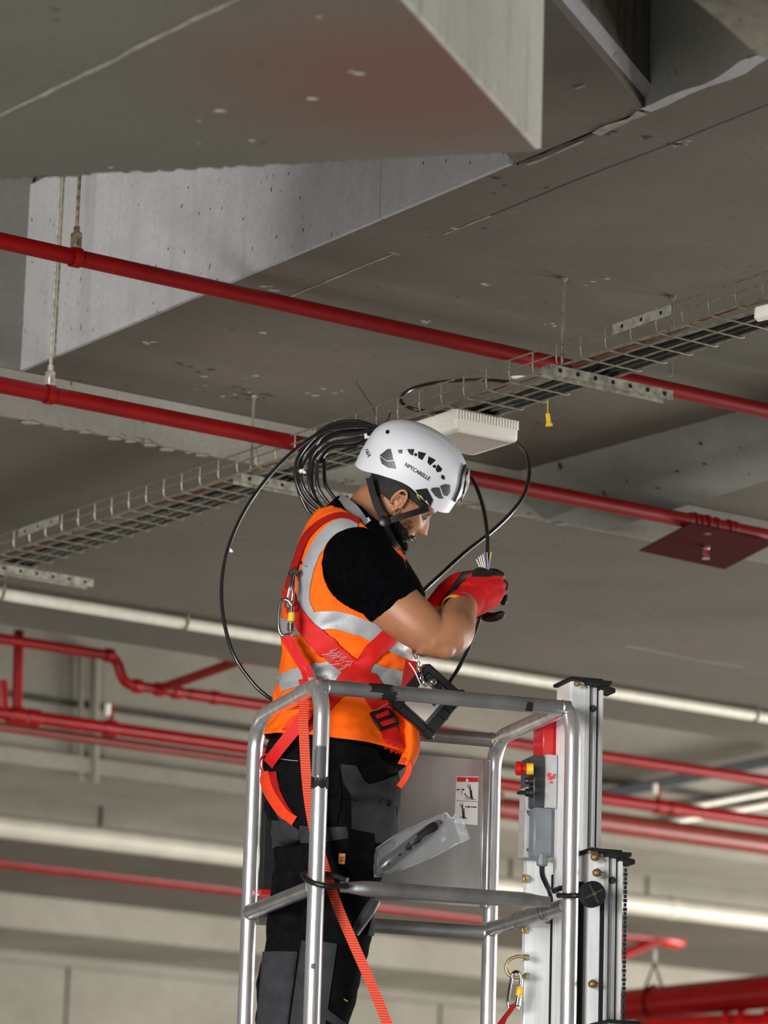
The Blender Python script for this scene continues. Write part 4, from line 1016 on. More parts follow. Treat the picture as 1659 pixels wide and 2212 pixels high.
for (x, y, dy) in ((1112, 2166, 0), (1100, 2185, 0), (1085, 2205, .01), (1072, 2235, .01), (1060, 2270, .02)):
    p_ = W(x, y, Yc2+dy); n_ = Vector((.25, -1, .1)).normalized(); sd = Vector((1, .2, .5)).normalized(); wb.append([(p_-sd*.013, n_), (p_, n_), (p_+sd*.013, n_)])
mb = MB(); mb.ribbon(wb, .003); t = mb.build('webbing_sling', M['webdark']); tag(t, 'short red webbing end hanging from the lower carabiner', 'strap')
mb = MB()
for k in range(4):
    p_ = W(1078+k*7, 2212-k*9, Yc2-.006); mb.tube([p_-Vector((.006, 0, .0)), p_+Vector((.002, 0, .012))], .0007, 5)
tag(mb.build('stitching', M['stitch'], t), kind='stuff')

# ================================================================== PERSON
YM = 8.96
# torso rings as seen: (row, left, right, half depth, centre Y, right-side droop px)
TOR = [(1078, 742, 812, .060, YM, 26), (1100, 716, 822, .080, YM, 26), (1125, 690, 840, .125, YM, 24), (1155, 662, 862, .168, YM, 20), (1195, 640, 878, .186, YM, 12), (1250, 621, 888, .186, YM, 6),
       (1310, 609, 888, .176, YM, 4), (1380, 604, 887, .160, YM+.01, 4), (1450, 603, 887, .148, YM+.02, 4), (1520, 590, 890, .146, YM+.02, 6), (1575, 577, 896, .152, YM+.01, 12), (1618, 571, 900, .158, YM, 20)]
def torso(rows, nu, nsub, off=0, fold=0.0, seed=0):
    R = vspline(rows, nsub); rings = []
    for (py, xl, xr, hd, yc, dr) in R:
        cx_ = (xl+xr)/2; hw = (xr-xl)/2/900; r = []
        for i in range(nu):
            u = 2*math.pi*i/nu; c, s = math.cos(u), math.sin(u)
            q = 2/2.25; cc_ = abs(c)**q*(1 if c > 0 else -1); ss_ = abs(s)**q*(1 if s > 0 else -1)
            p0 = W(cx_, py+dr*c, yc)
            p = p0+Vector((cc_*(hw+off), -ss_*(hd+off), 0))
            if fold:
                t = (py-1100)/520
                amp = fold*(.35+.65*max(0, min(1, (py-1330)/120)))
                n = noise.noise(Vector((u*1.6+seed, t*9+u*1.2, seed)))*1.0+.8*noise.noise(Vector((u*3.4+seed, t*26-u*3.0, seed+5)))+.14*noise.noise(Vector((u*9, t*50+u*8, seed+9)))
                f2 = math.sin(t*46+u*3.0+2*noise.noise(Vector((u*2, t*4, 3))))*.35*max(0, min(1, (py-1360)/60))*max(0, min(1, (1600-py)/60))
                d = Vector((cc_, -ss_, 0)).normalized(); p += d*amp*(n+f2)
            r.append(p)
        rings.append(r)
    return rings
# ---- vest
NU = 200
vr = torso(TOR, NU, 12, .0, .0105, 2)
ARM = [(693, 1215), (703, 1182), (725, 1162), (752, 1151), (785, 1155), (815, 1166), (842, 1180), (862, 1196), (890, 1225), (900, 1290), (895, 1345), (846, 1352), (805, 1336), (768, 1322), (735, 1303), (712, 1280), (698, 1250)]
NECK = [(600, 1090), (700, 1098), (714, 1092), (740, 1099), (765, 1115), (792, 1140), (815, 1160), (840, 1176), (866, 1190), (900, 1230), (930, 1220), (930, 1000), (600, 1000)]
ALLV = MB().loft(vr); vbvh = bvh_of(ALLV)
vest_mb = MB(); n = NU
vs = [p for r in vr for p in r]; keep = []
for k in range(len(vr)-1):
    for i in range(n):
        j = (i+1) % n; f = (k*n+i, (k+1)*n+i, (k+1)*n+j, k*n+j); c = (vs[f[0]]+vs[f[2]])/2; x, y = pix(c)
        near = math.sin(2*math.pi*(i+.5)/n) > -.05
        if near and (inpoly(x, y, ARM)): continue
        if inpoly(x, y, NECK): continue
        if not near:
            # matching arm opening on the far side
            if 1165 < y < 1330 and 700 < x < 880 and ((x-790)/90)**2+((y-1248)/86)**2 < 1: continue
        keep.append(f)
vest_mb.add(vs, keep)
# give it thickness
nn = len(vest_mb.v)
person = thing('person', Vector((W(730, 1700, YM).x, YM, ZPL)), 'man in an orange vest, black shirt and work trousers, head bent over a cable', 'person')
vest = vest_mb.build('vest', M['orange'], person, angle=180); tag(vest, 'fluorescent orange vest')
md = vest.modifiers.new('thick', 'SOLIDIFY'); md.thickness = .0025; md.offset = 0
def strap(bv, path, width, off_, th, m_, name, parent, lab=None, dens=6, nac=8, Y=9, wf=None):
    rows = drape(bv, path, width, off_, th, nac, dens, Y, wf); mb = MB(); mb.ribbon(rows, th); o = mb.build(name, M[m_] if isinstance(m_, str) else m_, parent, angle=50)
    if lab: tag(o, lab)
    return o
# binding tape along the arm hole
P = [hit(vbvh, x, y)[0]+hit(vbvh, x, y)[1]*.001 for x, y in [(p.x, p.y) for p in spline([Vector((a, b, 0)) for a, b in ARM[:9]], 5)]]
mb = MB(); mb.tube(P, .0032, 8); mb.build('binding', M['orangetrim'], vest)
P = [hit(vbvh, x, y)[0]+hit(vbvh, x, y)[1]*.001 for x, y in [(p.x, p.y) for p in spline([Vector((a, b, 0)) for a, b in ARM[11:]+ARM[:1]], 5)]]
mb = MB(); mb.tube(P, .0032, 8); mb.build('binding', M['orangetrim'], vest)
strap(vbvh, [(772, 1134), (748, 1133), (722, 1142), (695, 1170), (673, 1212), (660, 1262), (658, 1300), (672, 1335)], 26, .004, .001, 'reflect', 'reflective_band', vest)
strap(vbvh, [(609, 1354), (628, 1356), (660, 1350), (700, 1340), (740, 1342), (790, 1360), (830, 1380), (870, 1402), (905, 1412)], 40, .0055, .001, 'reflect', 'reflective_band', vest)
strap(vbvh, [(606, 1476), (630, 1469), (665, 1458), (720, 1449), (780, 1450), (840, 1462), (872, 1470), (900, 1474)], 40, .0055, .001, 'reflect', 'reflective_band', vest)
strap(vbvh, [(575, 1605), (620, 1611), (700, 1613), (780, 1615), (840, 1622), (880, 1632)], 6, .0018, .001, 'orangetrim', 'hem', vest)
# loose front corner of the vest hanging lower at the right
mb = MB(); rows = []
for k in range(13):
    t = k/12; a = vspline([(862, 1490), (868, 1560), (862, 1620), (858, 1650)], 4)[k]; b = vspline([(884, 1490), (899, 1560), (907, 1615), (893, 1655)], 4)[k]; r = []
    for j in range(7):
        s_ = j/6; bulge = math.sin(s_*math.pi)*.035*(.5+.5*t); p = W(a[0]+(b[0]-a[0])*s_, a[1]+(b[1]-a[1])*s_, 8.90-bulge); r.append((p, Vector((.3, -1, 0)).normalized()))
    rows.append(r)
mb.ribbon(rows, .004); mb.build('front_flap', M['orange'], vest, angle=180)
# printed characters on the back
def draped_text(s_, bv, cx_, cy_, size, rot, m_, name, parent, stretch=1.0, off_=.003, Y=9.0, shear=0, track=1.0):
    cu = bpy.data.curves.new('t', 'FONT'); cu.body = s_; cu.size = size; cu.align_x = 'CENTER'; cu.align_y = 'CENTER'; cu.extrude = 0; cu.offset = size*.012; cu.space_character = track
    o = bpy.data.objects.new('t', cu); col.objects.link(o); dg = bpy.context.evaluated_depsgraph_get(); me = o.evaluated_get(dg).to_mesh()
    bm = bmesh.new(); bm.from_mesh(me); bmesh.ops.triangulate(bm, faces=bm.faces)
    vs = [v.co.copy() for v in bm.verts]; fs = [tuple(v.index for v in f.verts) for f in bm.faces]; bm.free()
    bpy.data.objects.remove(o); bpy.data.curves.remove(cu)
    c, s = math.cos(rot), math.sin(rot); out = []; top = []
    for v in vs:
        x, y = v.x*stretch+v.y*shear, -v.y
        px, py = cx_+x*c-y*s, cy_+x*s+y*c; l, nn_ = hit(bv, px, py, Y); out.append(l+nn_*off_); top.append(l+nn_*(off_+.0004))
    mb = MB(); mb.add(out, fs); mb.add(top, fs); ob = mb.build(name, M[m_], parent, smooth=False); return ob
draped_text('E', vbvh, 649, 1158, 34, -.95, 'ink', 'back_print', vest, .6, off_=.005)
draped_text('n', vbvh, 627, 1213, 58, -1.15, 'ink', 'back_print', vest, .55, off_=.005)
draped_text('r', vbvh, 656, 1218, 40, -1.15, 'ink', 'back_print', vest, .5, off_=.005)
# ---- shirt: torso core, sleeves and stand collar as one piece of cloth
sm = MB(); sm.loft(torso(TOR[1:]+[(1648, 572, 868, .162, YM, 18), (1668, 574, 862, .160, YM, 14)], 64, 5, -.013))
RS = [(742, 1196, 8.86, .070), (775, 1215, 8.80, .086), (812, 1252, 8.785, .080), (848, 1303, 8.80, .0705)]
sm.chain([W(a, b, c) for a, b, c, r in RS[:-1]]+[W(838, 1290, 8.80)], [r for *_, r in RS[:-1]]+[.0700], 24)
hem = MB(); p_a, p_b = W(812, 1252, 8.785), W(851, 1306, 8.80)
sm.tube([p_a, p_a.lerp(p_b, .5), p_b, p_b+(p_b-p_a)*.02], [.078, .0745, .0725, .070], 32)
sm.chain([W(790, 1200, 9.06), W(815, 1235, 9.13), W(860, 1290, 9.17)], [.08, .08, .07], 20)
sm.chain([W(765, 1165, 8.95), W(782, 1150, 8.95), W(790, 1142, 8.955)], [.085, .072, .062], 20)
sr = remesh(sm, .005, 3)
for i, v in enumerate(sr.v):       # soft pulled folds at the sleeve
    x, y = pix(v); d = (v-W(775, 1215, 8.9)); 
    k_ = math.exp(-((x-800)/60)**2-((y-1300)/45)**2); sr.v[i] = v+Vector((0, -1, .3))*(.004*k_*math.sin(x*.22+y*.1))
shirt = sr.build('shirt', M['shirt'], person, angle=180); tag(shirt, 'black short-sleeved shirt')
sbv = bvh_of(sr)
# grey collar with dark facing and small reflective patch
mb = MB(); rows = []
for k in range(17):
    t = k/16; a = vspline([(738, 1068), (752, 1078), (770, 1092), (783, 1108), (794, 1124)], 4)[k]; 
    b = vspline([(722, 1092), (742, 1108), (762, 1122), (775, 1134), (783, 1146)], 4)[k]; r = []
    for j in range(6):
        s_ = j/5; p = W(a[0]+(b[0]-a[0])*s_, a[1]+(b[1]-a[1])*s_, 8.93-.118*math.sin(min(1, t*1.15+.12)*math.pi/2)-.01*s_); r.append((p, Vector((0, -1, .2)).normalized()))
    rows.append(r)
mb.ribbon(rows, .004); co = mb.build('collar', M['collar'], shirt); tag(co, 'grey stand-up collar')
mb = MB(); rows = []
for k in range(13):
    t = k/12; a = vspline([(780, 1106), (800, 1128), (822, 1158), (838, 1178)], 4)[k]; b = vspline([(768, 1124), (786, 1148), (812, 1172), (832, 1192)], 4)[k]; r = []
    for j in range(5):
        s_ = j/4; p = W(a[0]+(b[0]-a[0])*s_, a[1]+(b[1]-a[1])*s_, 8.832-.02*s_+.03*t); r.append((p, Vector((0, -1, .2)).normalized()))
    rows.append(r)
mb.ribbon(rows, .005); fc = mb.build('collar_facing', M['shirt'], shirt)
mb = MB(); rows = []
for k in range(2):
    a, b = ((774, 1131), (796, 1118))[k], ((782, 1138), (801, 1125))[k]
    rows.append([(W(a[0]+(b[0]-a[0])*j/3, a[1]+(b[1]-a[1])*j/3, 8.812), Vector((0, -1, .2)).normalized()) for j in range(4)])
mb.ribbon(rows, .003); mb.build('reflective_patch', M['reflect'], shirt)
# ---- trousers
HIP = [(1622, 572, 866, .160, YM, 14), (1660, 568, 862, .163, YM, 12), (1700, 566, 864, .168, YM, 6), (1745, 576, 866, .166, YM, 0), (1790, 590, 862, .150, YM, 0), (1825, 600, 856, .120, YM, 0)]
tm = MB(); tm.loft(torso(HIP, 56, 5))
def leg(rows, Yd=0):   # (row, left, right, half depth, Y)
    R = vspline(rows, 6); rings = []
    for py, xl, xr, hd, yc in R:
        rings.append([W((xl+xr)/2, py, yc)+Vector((math.cos(u)*(xr-xl)/2/900, -math.sin(u)*hd, 0)) for u in [2*math.pi*i/48 for i in range(48)]])
    return rings
RL = [(1740, 640, 862, .100, 8.87), (1790, 650, 860, .102, 8.865), (1850, 652, 842, .098, 8.86), (1920, 655, 814, .090, 8.86), (1980, 652, 812, .085, 8.86), (2030, 650, 802, .080, 8.855), (2090, 640, 782, .076, 8.85), (2150, 631, 772, .074, 8.86), (2212, 623, 752, .072, 8.87), (2300, 618, 735, .066, 8.88), (2400, 622, 722, .058, 8.90), (2490, 628, 722, .056, 8.90)]
LL = [(1740, 568, 760, .100, 9.04), (1790, 586, 750, .100, 9.05), (1830, 586, 745, .098, 9.05), (1870, 590, 740, .094, 9.05), (1935, 584, 725, .088, 9.05), (2000, 575, 715, .083, 9.045), (2057, 569, 705, .080, 9.04), (2110, 558, 690, .077, 9.04), (2212, 554, 675, .072, 9.05), (2300, 556, 668, .066, 9.06), (2400, 562, 660, .058, 9.07), (2490, 566, 660, .056, 9.07)]
tm.loft(leg(RL)); tm.loft(leg(LL))
tr = remesh(tm, .0055, 4)
for i, v in enumerate(tr.v):
    x, y = pix(v); nv = noise.noise(Vector((v.x*5, v.y*5, v.z*13)))*.008+noise.noise(Vector((v.x*14+v.z*9, v.y*8, v.z*34)))*.0055
    d = Vector((v.x-W(715, y, 8.95).x, v.y-8.95, 0)); d = d.normalized() if d.length > 1e-4 else Vector((0, -1, 0)); tr.v[i] = v+d*nv
trou = tr.build('trousers', M['trouser'], person, angle=180); tag(trou, 'black work trousers with charcoal panels'); tbv = bvh_of(tr)
def pnl(A, B, m_='trousergrey', off_=.0028, th=.0022, nu=20, nv=12, name='cloth_panel', parent=None, lab=None):
    rows = patch(tbv, A, B, off_, th, nu, nv); mb = MB(); mb.ribbon(rows, th); o = mb.build(name, M[m_], parent or trou, angle=60)
    if lab: tag(o, lab)
    return o
pnl([(736, 1652), (742, 1690), (758, 1718), (760, 1770), (757, 1808), (752, 1830)], [(768, 1655), (800, 1700), (860, 1672), (861, 1720), (860, 1780), (856, 1815)], lab='charcoal thigh panel')
pnl([(752, 1790), (755, 1803)], [(753, 1812), (700, 1812)], nu=6)
pnl([(649, 1782), (690, 1788), (750, 1786)], [(650, 1822), (690, 1820), (750, 1812)], lab='charcoal seat panel')
pnl([(590, 1770), (620, 1775), (648, 1792)], [(589, 1832), (620, 1822), (648, 1812)])
pnl([(578, 1672), (584, 1712), (594, 1748), (608, 1775)], [(590, 1668), (604, 1700), (612, 1736), (630, 1770)], off_=.001)
pnl([(655, 2032), (685, 2034), (728, 2040)], [(628, 2225), (665, 2228), (700, 2228)], lab='charcoal knee panel', nu=24, nv=16)
pnl([(571, 2057), (610, 2056), (645, 2056)], [(556, 2225), (590, 2228), (622, 2230)], lab='charcoal knee panel', nu=24, nv=16)
pnl([(700, 2175), (720, 2190), (745, 2212)], [(690, 2195), (712, 2208), (735, 2225)], off_=.004, nu=8, nv=4)
pnl([(798, 1990), (806, 1965), (816, 1970)], [(790, 2020), (800, 2022), (806, 2020)], off_=.003, nu=6, nv=6)
# cargo pocket, seat pocket, size tag
pnl([(752, 1790), (752, 1850), (752, 1905)], [(803, 1800), (806, 1850), (804, 1905)], 'trouser', .003, .006, name='cargo_pocket', lab='black cargo pocket')
pnl([(694, 1668), (690, 1730), (692, 1786)], [(732, 1664), (738, 1730), (728, 1786)], 'trouser', .002, .003, name='seat_pocket')
pnl([(734, 1846), (746, 1847)], [(733, 1867), (745, 1868)], 'tagorange', .010, .0015, nu=3, nv=3, name='size_tag', lab='orange size tag')
draped_text('56', tbv, 739.5, 1857, 13, math.pi/2-.03, 'ink', 'tag_print', trou, .9, off_=.0125)
pnl([(742, 2157), (750, 2161)], [(741, 2159), (749, 2163)], 'yellow', .003, .001, nu=2, nv=2, name='yellow_stitch')
for pts in ([(603, 1640), (625, 1643), (645, 1645)], [(734, 1655), (740, 1690), (757, 1720), (760, 1780)], [(806, 1716), (835, 1705), (861, 1688)], [(604, 1690), (612, 1735), (630, 1768)], [(655, 2040), (728, 2046)], [(573, 2063), (643, 2062)]):
    P = [hit(tbv, p.x, p.y)[0]+hit(tbv, p.x, p.y)[1]*.004 for p in spline([Vector((a, b, 0)) for a, b in pts], 6)]; mb = MB(); mb.tube(P, .0007, 5); mb.build('seam', M['trousergrey'] if pts[0][1] > 1650 else M['stitch'], trou)
# glove clip / tool flap at the knee side
mb = MB(); rows = []
for k in range(9):
    t = k/8; a = vspline([(803, 1938), (785, 1962), (768, 1990), (760, 2015)], 4)[min(12, int(k*1.5))]; b = vspline([(821, 1950), (808, 1975), (790, 2000), (774, 2022)], 4)[min(12, int(k*1.5))]
    rows.append([(W(a[0]+(b[0]-a[0])*j/4, a[1]+(b[1]-a[1])*j/4, 8.765-.012*math.sin(j/4*math.pi)), Vector((0, -1, 0))) for j in range(5)])
mb.ribbon(rows, .006); tag(mb.build('tool_flap', M['dgrey'], trou), 'dark glossy folded tool flap')
# boots on the platform
for (x, Y) in ((672, 8.89), (612, 9.06)):
    c = W(x, 2500, Y); c = Vector((c.x, c.y, ZPL)); mb = MB(); rings = []
    for t, hw, hh, dx in ((0, .036, .05, -.09), (.1, .042, .09, -.07), (.35, .042, .11, -.01), (.55, .044, .075, .05), (.8, .05, .055, .12), (1, .035, .035, .18)):
        rings.append([c+Vector((dx, math.cos(u)*hw, max(0, hh/2+math.sin(u)*hh*.6))) for u in [2*math.pi*i/20 for i in range(20)]])
    mb.loft(rings); bt = mb.build('boot', M['blkmatte'], person)
# ---- head, in its own frame
yaw, pit, rol = math.radians(15), math.radians(33), math.radians(23)
hf = Vector((math.cos(yaw)*math.cos(pit), math.sin(yaw)*math.cos(pit), -math.sin(pit)))
hl = Vector((-math.sin(yaw), math.cos(yaw), 0)); hu = hf.cross(hl).normalized()
hl, hu = hl*math.cos(rol)+hu*math.sin(rol), hu*math.cos(rol)-hl*math.sin(rol)      # head leans towards the near shoulder
HS = .93
H0 = W(862, 1079, YM)
def H(x, y, z): return H0+(hf*x+hl*y+hu*z)*HS
def headmesh(off=0.0, zlo=-.128, zhi=.135, nth=120, nz=90, part=None):
    front = vspline([(-.128, .055), (-.118, .074), (-.100, .083), (-.085, .080), (-.070, .084), (-.055, .088), (-.040, .090), (-.02, .091), (0, .090), (.015, .087), (.03, .096), (.05, .099), (.08, .093), (.105, .072), (.125, .04), (.135, .0)], 6)
    back = vspline([(-.128, .0), (-.118, -.005), (-.100, -.012), (-.085, -.03), (-.07, -.05), (-.055, -.066), (-.040, -.078), (-.02, -.088), (0, -.094), (.015, -.097), (.03, -.099), (.05, -.098), (.08, -.088), (.105, -.066), (.125, -.034), (.135, .0)], 6)
    wid = vspline([(-.128, .022), (-.118, .036), (-.100, .048), (-.085, .055), (-.07, .060), (-.055, .064), (-.040, .067), (-.02, .070), (0, .073), (.015, .075), (.03, .076), (.05, .077), (.08, .071), (.105, .054), (.125, .030), (.135, .001)], 6)
    rings = []
    for (z, f), (_, b), (_, w_) in zip(front, back, wid):
        r = []
        for i in range(nth):
            u = 2*math.pi*i/nth; c, s = math.cos(u), math.sin(u)
            if c >= 0: x = f*abs(c)**.80
            else: x = b*abs(c)**.85
            xm = max(x, -abs(x)); y = w_*(abs(s)**.88)*(1 if s > 0 else -1)
            if c > 0:      # facial relief
                g = lambda y0, z0, sy, sz: math.exp(-((abs(y)-y0)/sy)**2-((z-z0)/sz)**2)
                nose_h = 0
                if -.045 < z < .03:
                    tz = (.025-z)/.055                      # 0 at bridge, 1 at tip
                    tz = max(0, min(1.2, tz)); nose_h = (.004+.024*tz**1.1)*max(0, min(1, (z+.043)/.008))
                    sy = .0075+.0065*tz; x += nose_h*math.exp(-(abs(y)/sy)**2.2)
                x += .007*g(.014, -.031, .006, .007)      # nostril wings
                x -= .013*g(.032, .010, .016, .011)       # eye sockets
                x += .005*g(.030, .030, .022, .007)       # brow
                x += .004*g(.040, -.018, .018, .016)      # cheek
                x += .0065*g(0, -.056, .022, .0045)+.006*g(0, -.0655, .019, .0045)-.004*g(0, -.0608, .022, .0022)
                x -= .003*g(0, -.077, .02, .006); x += .006*g(0, -.102, .02, .014)
            r.append(H(x+off*c, y+off*s, z))
        rings.append(r)
    return rings
body = MB(); body.loft(headmesh())
# neck
body.chain([W(760, 1165, 8.95), W(785, 1128, 8.95), W(808, 1092, 8.955), W(835, 1070, 8.96)], [.062, .060, .057, .052], 28)
# ears
for sd in (-1, 1):
    y0 = sd*.0775; P = []
    for k in range(15):
        t = -.9+k/14*4.6; P.append(H(-.004-.017*math.cos(t)*.95-.004, y0+sd*(.008+.006*math.sin(t*.7)), .004+.029*math.sin(t)+(-.004 if t > 3 else 0)))
    body.tube(spline(P, 2), .0042, 8)
    P = [H(-.006+.008*math.cos(t), y0+sd*.007, .006+.014*math.sin(t)) for t in [.3+k*.35 for k in range(10)]]; body.tube(P, .003, 8)
    body.ball(H(-.004, y0+sd*.004, -.024), .0085, 8, sy=.7, M=None)
    body.ball(H(-.009, y0-sd*.002, .004), .012, 8, sx=1.1, sy=.4, sz=1.9)
# torso core, arms, legs inside the clothes
body.loft(torso([r for r in TOR[2:]]+[(1700, 600, 830, .13, YM, 0), (1790, 620, 800, .11, YM, 0)], 40, 3, -.020))
SHO, ELB, WRI = W(778, 1222, 8.80), W(948, 1380, 8.80), W(1000, 1306, 8.965)
body.chain([SHO, W(850, 1305, 8.795), W(905, 1352, 8.79), W(945, 1381, 8.80)], [.066, .066, .059, .047], 28)
body.chain([W(938, 1376, 8.795), W(972, 1368, 8.82), W(984, 1344, 8.87), W(998, 1312, 8.94), W(1004, 1298, 8.975)], [.049, .056, .050, .038, .033], 28)
body.chain([W(925, 1383, 8.79), W(961, 1401, 8.79)], [.040, .0265], 16)
body.chain([W(800, 1210, 9.12), W(880, 1320, 9.2), W(925, 1385, 9.25), W(945, 1350, 9.19), W(955, 1312, 9.12)], [.06, .052, .044, .040, .032], 24)
for rows in (RL, LL):
    body.chain([W((r[1]+r[2])/2, r[0], r[4]) for r in rows[1::2]]+[W((rows[-1][1]+rows[-1][2])/2, 2545, rows[-1][4])], [((r[2]-r[1])/1800)*.78 for r in rows[1::2]]+[.04], 20)
    body.ball(W((rows[-1][1]+rows[-1][2])/2+20, 2545, rows[-1][4]), .04, 8, sx=1.8)
brm = remesh(body, .0032, 4)
bo_ = brm.build('body', M['skin'], person, angle=180); bbv = bvh_of(brm)
# eyes
for sd in (-1, 1):
    e = H(.0735, sd*.031, .010); mb = MB(); mb.ball(e, .0125, 12); eo = mb.build('eyeball', M['eye'], bo_)
    d = (hf*.85-hu*.45+hl*sd*.0).normalized(); mb = MB(); mb.cyl(e+d*.0113, e+d*.0129, .0055, 14); mb.build('iris', M['iris'], eo)
    P = [H(.0885+.002*math.sin(t*math.pi)-abs(t-.5)*.01, sd*(.020+.026*t), .0135+.004*math.sin(t*math.pi)) for t in [k/8 for k in range(9)]]; mb = MB(); mb.tube(P, [.0016+.0012*math.sin(k/8*math.pi) for k in range(9)], 8); mb.build('upper_eyelid', M['skin'], bo_)
    P = [H(.0905-abs(t-.5)*.012, sd*(.020+.024*t), .0115+.003*math.sin(t*math.pi)) for t in [k/8 for k in range(9)]]; mb = MB(); mb.tube(P, .0009, 6); mb.build('eyelashes', M['hair'], bo_)
    P = [H(.097-t*.022, sd*(.012+.038*t), .030+.005*math.sin(t*2.6)) for t in [k/8 for k in range(9)]]; mb = MB(); mb.tube(P, [.0022+.0022*math.sin(min(1, k/8+.15)*math.pi) for k in range(9)], 8); mb.build('eyebrow', M['hair'], bo_)
for z, xf in ((-.0565, .0935), (-.0655, .0915)):
    P = [H(xf-.35*abs(t)**1.6*1.2, t, z+.0*t) for t in [(k-8)/8*.021 for k in range(17)]]
    P = [H(xf-.9*(t*t)/.021, t, z-.0) for t in [(k-8)/8*.021 for k in range(17)]]
    mb = MB(); mb.tube(P, [.0012+.0032*math.cos((k-8)/8*1.4) for k in range(17)], 8); mb.build('lip', M['lip'], bo_)
# ---- beard and hair: thick shells with many short strands
def strands(pts, name, ln, seed, r_=.00045, down=.4, parent=None, jit=.5):
    rnd = random.Random(seed); mb = MB()
    for p, nn_ in pts:
        d = (nn_+(-UP)*down+Vector((rnd.uniform(-jit, jit), rnd.uniform(-jit, jit), rnd.uniform(-jit, jit)))).normalized(); L = ln*rnd.uniform(.5, 1.2)
        t = d.orthogonal().normalized()*r_; b = d.cross(t).normalized()*r_
        mid = p+d*L*.55+(-UP)*L*.06; e = p+d*L+(-UP)*L*.22
        mb.add([p+t, p-t*.5+b, p-t*.5-b, mid+t*.7, mid-t*.35+b*.7, mid-t*.35-b*.7, e], [(0,1,4,3),(1,2,5,4),(2,0,3,5),(3,4,6),(4,5,6),(5,3,6)])
    o = mb.build(name, M['hair'], parent or bo_, angle=180); return tag(o, kind='stuff')
def beard_in(x, y, z):   # head coordinates
    if x < -.002 or z > .0: return 0
    edge = -.030-.25*max(0, x-.03)+(0.024 if x < .02 else 0)
    if x > .078 and z > -.046: return 0
    a = 1 if z < edge-.012 else 0
    if x < .022 and z < .0: a = 1 if z < -.01 else 0
    if x > .074 and -.072 < z < -.0525 and abs(y) < .023: return 0
    if x > .07 and z > -.058 and z < -.044 and abs(y) < .03: return 1
    return a
rnd = random.Random(11); hp = []; rings = headmesh(off=.0)
cand = []
for k in range(len(rings)-1):
    for i in range(len(rings[0])):
        cand.append((k, i))
shell = MB(); inv = lambda p: ((p-H0).dot(hf)/HS, (p-H0).dot(hl)/HS, (p-H0).dot(hu)/HS)
def surf_pts(test, cnt, seed):
    rnd = random.Random(seed); out = []; tries = 0
    while len(out) < cnt and tries < cnt*30:
        tries += 1; k = rnd.randrange(len(rings)-1); t = rnd.random()*120; i = int(t) % 120; f = t-int(t); g = rnd.random()
        p = rings[k][i].lerp(rings[k][(i+1) % 120], f).lerp(rings[k+1][i].lerp(rings[k+1][(i+1) % 120], f), g)
        x, y, z = inv(p)
        if not test(x, y, z, rnd): continue
        nn_ = (rings[k][(i+1) % 120]-rings[k][i]).cross(rings[k+1][i]-rings[k][i]); nn_ = nn_.normalized() if nn_.length > 0 else hf
        if nn_.dot(p-H(0, 0, z)) < 0: nn_ = -nn_
        out.append((p-nn_*.001, nn_))
    return out
strands(surf_pts(lambda x, y, z, r: beard_in(x, y, z) and z < -.03-r.random()*.03 and not (x > .066 and z > -.078), 6200, 1), 'beard', .016, 2, .00075, .9)
strands(surf_pts(lambda x, y, z, r: beard_in(x, y, z+.006) or (x > .01 and z < -.022 and x < .07 and r.random() < .5), 9000, 4), 'stubble', .0055, 3, .0005, .5)
# solid beard core
core = MB(); core.loft(headmesh(off=.006))
cv = MB(); cr = headmesh(off=.0055); nth = 120; vs = [p for r in cr for p in r]; fs = []
for k in range(len(cr)-1):
    for i in range(nth):
        j = (i+1) % nth; f = (k*nth+i, (k+1)*nth+i, (k+1)*nth+j, k*nth+j); x, y, z = inv((vs[f[0]]+vs[f[2]])/2)
        if beard_in(x, y, z+.010) and z < -.048 and not (x > .064 and z > -.078): fs.append(f)
cv.add(vs, fs); bd = cv.build('beard', M['hair'], bo_, angle=180)
md = bd.modifiers.new('t', 'SOLIDIFY'); md.thickness = .006; md.offset = -1
cr = headmesh(off=.004); vs = [p for r in cr for p in r]; fs = []
def hair_in(x, y, z): return (z > .022-.0*(x) and x < .06) or (x < -.022 and z > -.012-.5*(x+.03)*0) or (x < -.055 and z > -.035) or (-.0 < x < .016 and z > -.012 and False)
for k in range(len(cr)-1):
    for i in range(nth):
        j = (i+1) % nth; f = (k*nth+i, (k+1)*nth+i, (k+1)*nth+j, k*nth+j); x, y, z = inv((vs[f[0]]+vs[f[2]])/2)
        if hair_in(x, y, z): fs.append(f)
cv = MB(); cv.add(vs, fs); hd = cv.build('hair', M['hair'], bo_, angle=180); md = hd.modifiers.new('t', 'SOLIDIFY'); md.thickness = .005; md.offset = -1
strands(surf_pts(lambda x, y, z, r: (hair_in(x, y, z+.008*r.random()) and z < .05) or (.004 < x < .018 and -.03 < z < .02), 3600, 8), 'short_hair', .007, 9, .0004, .3)
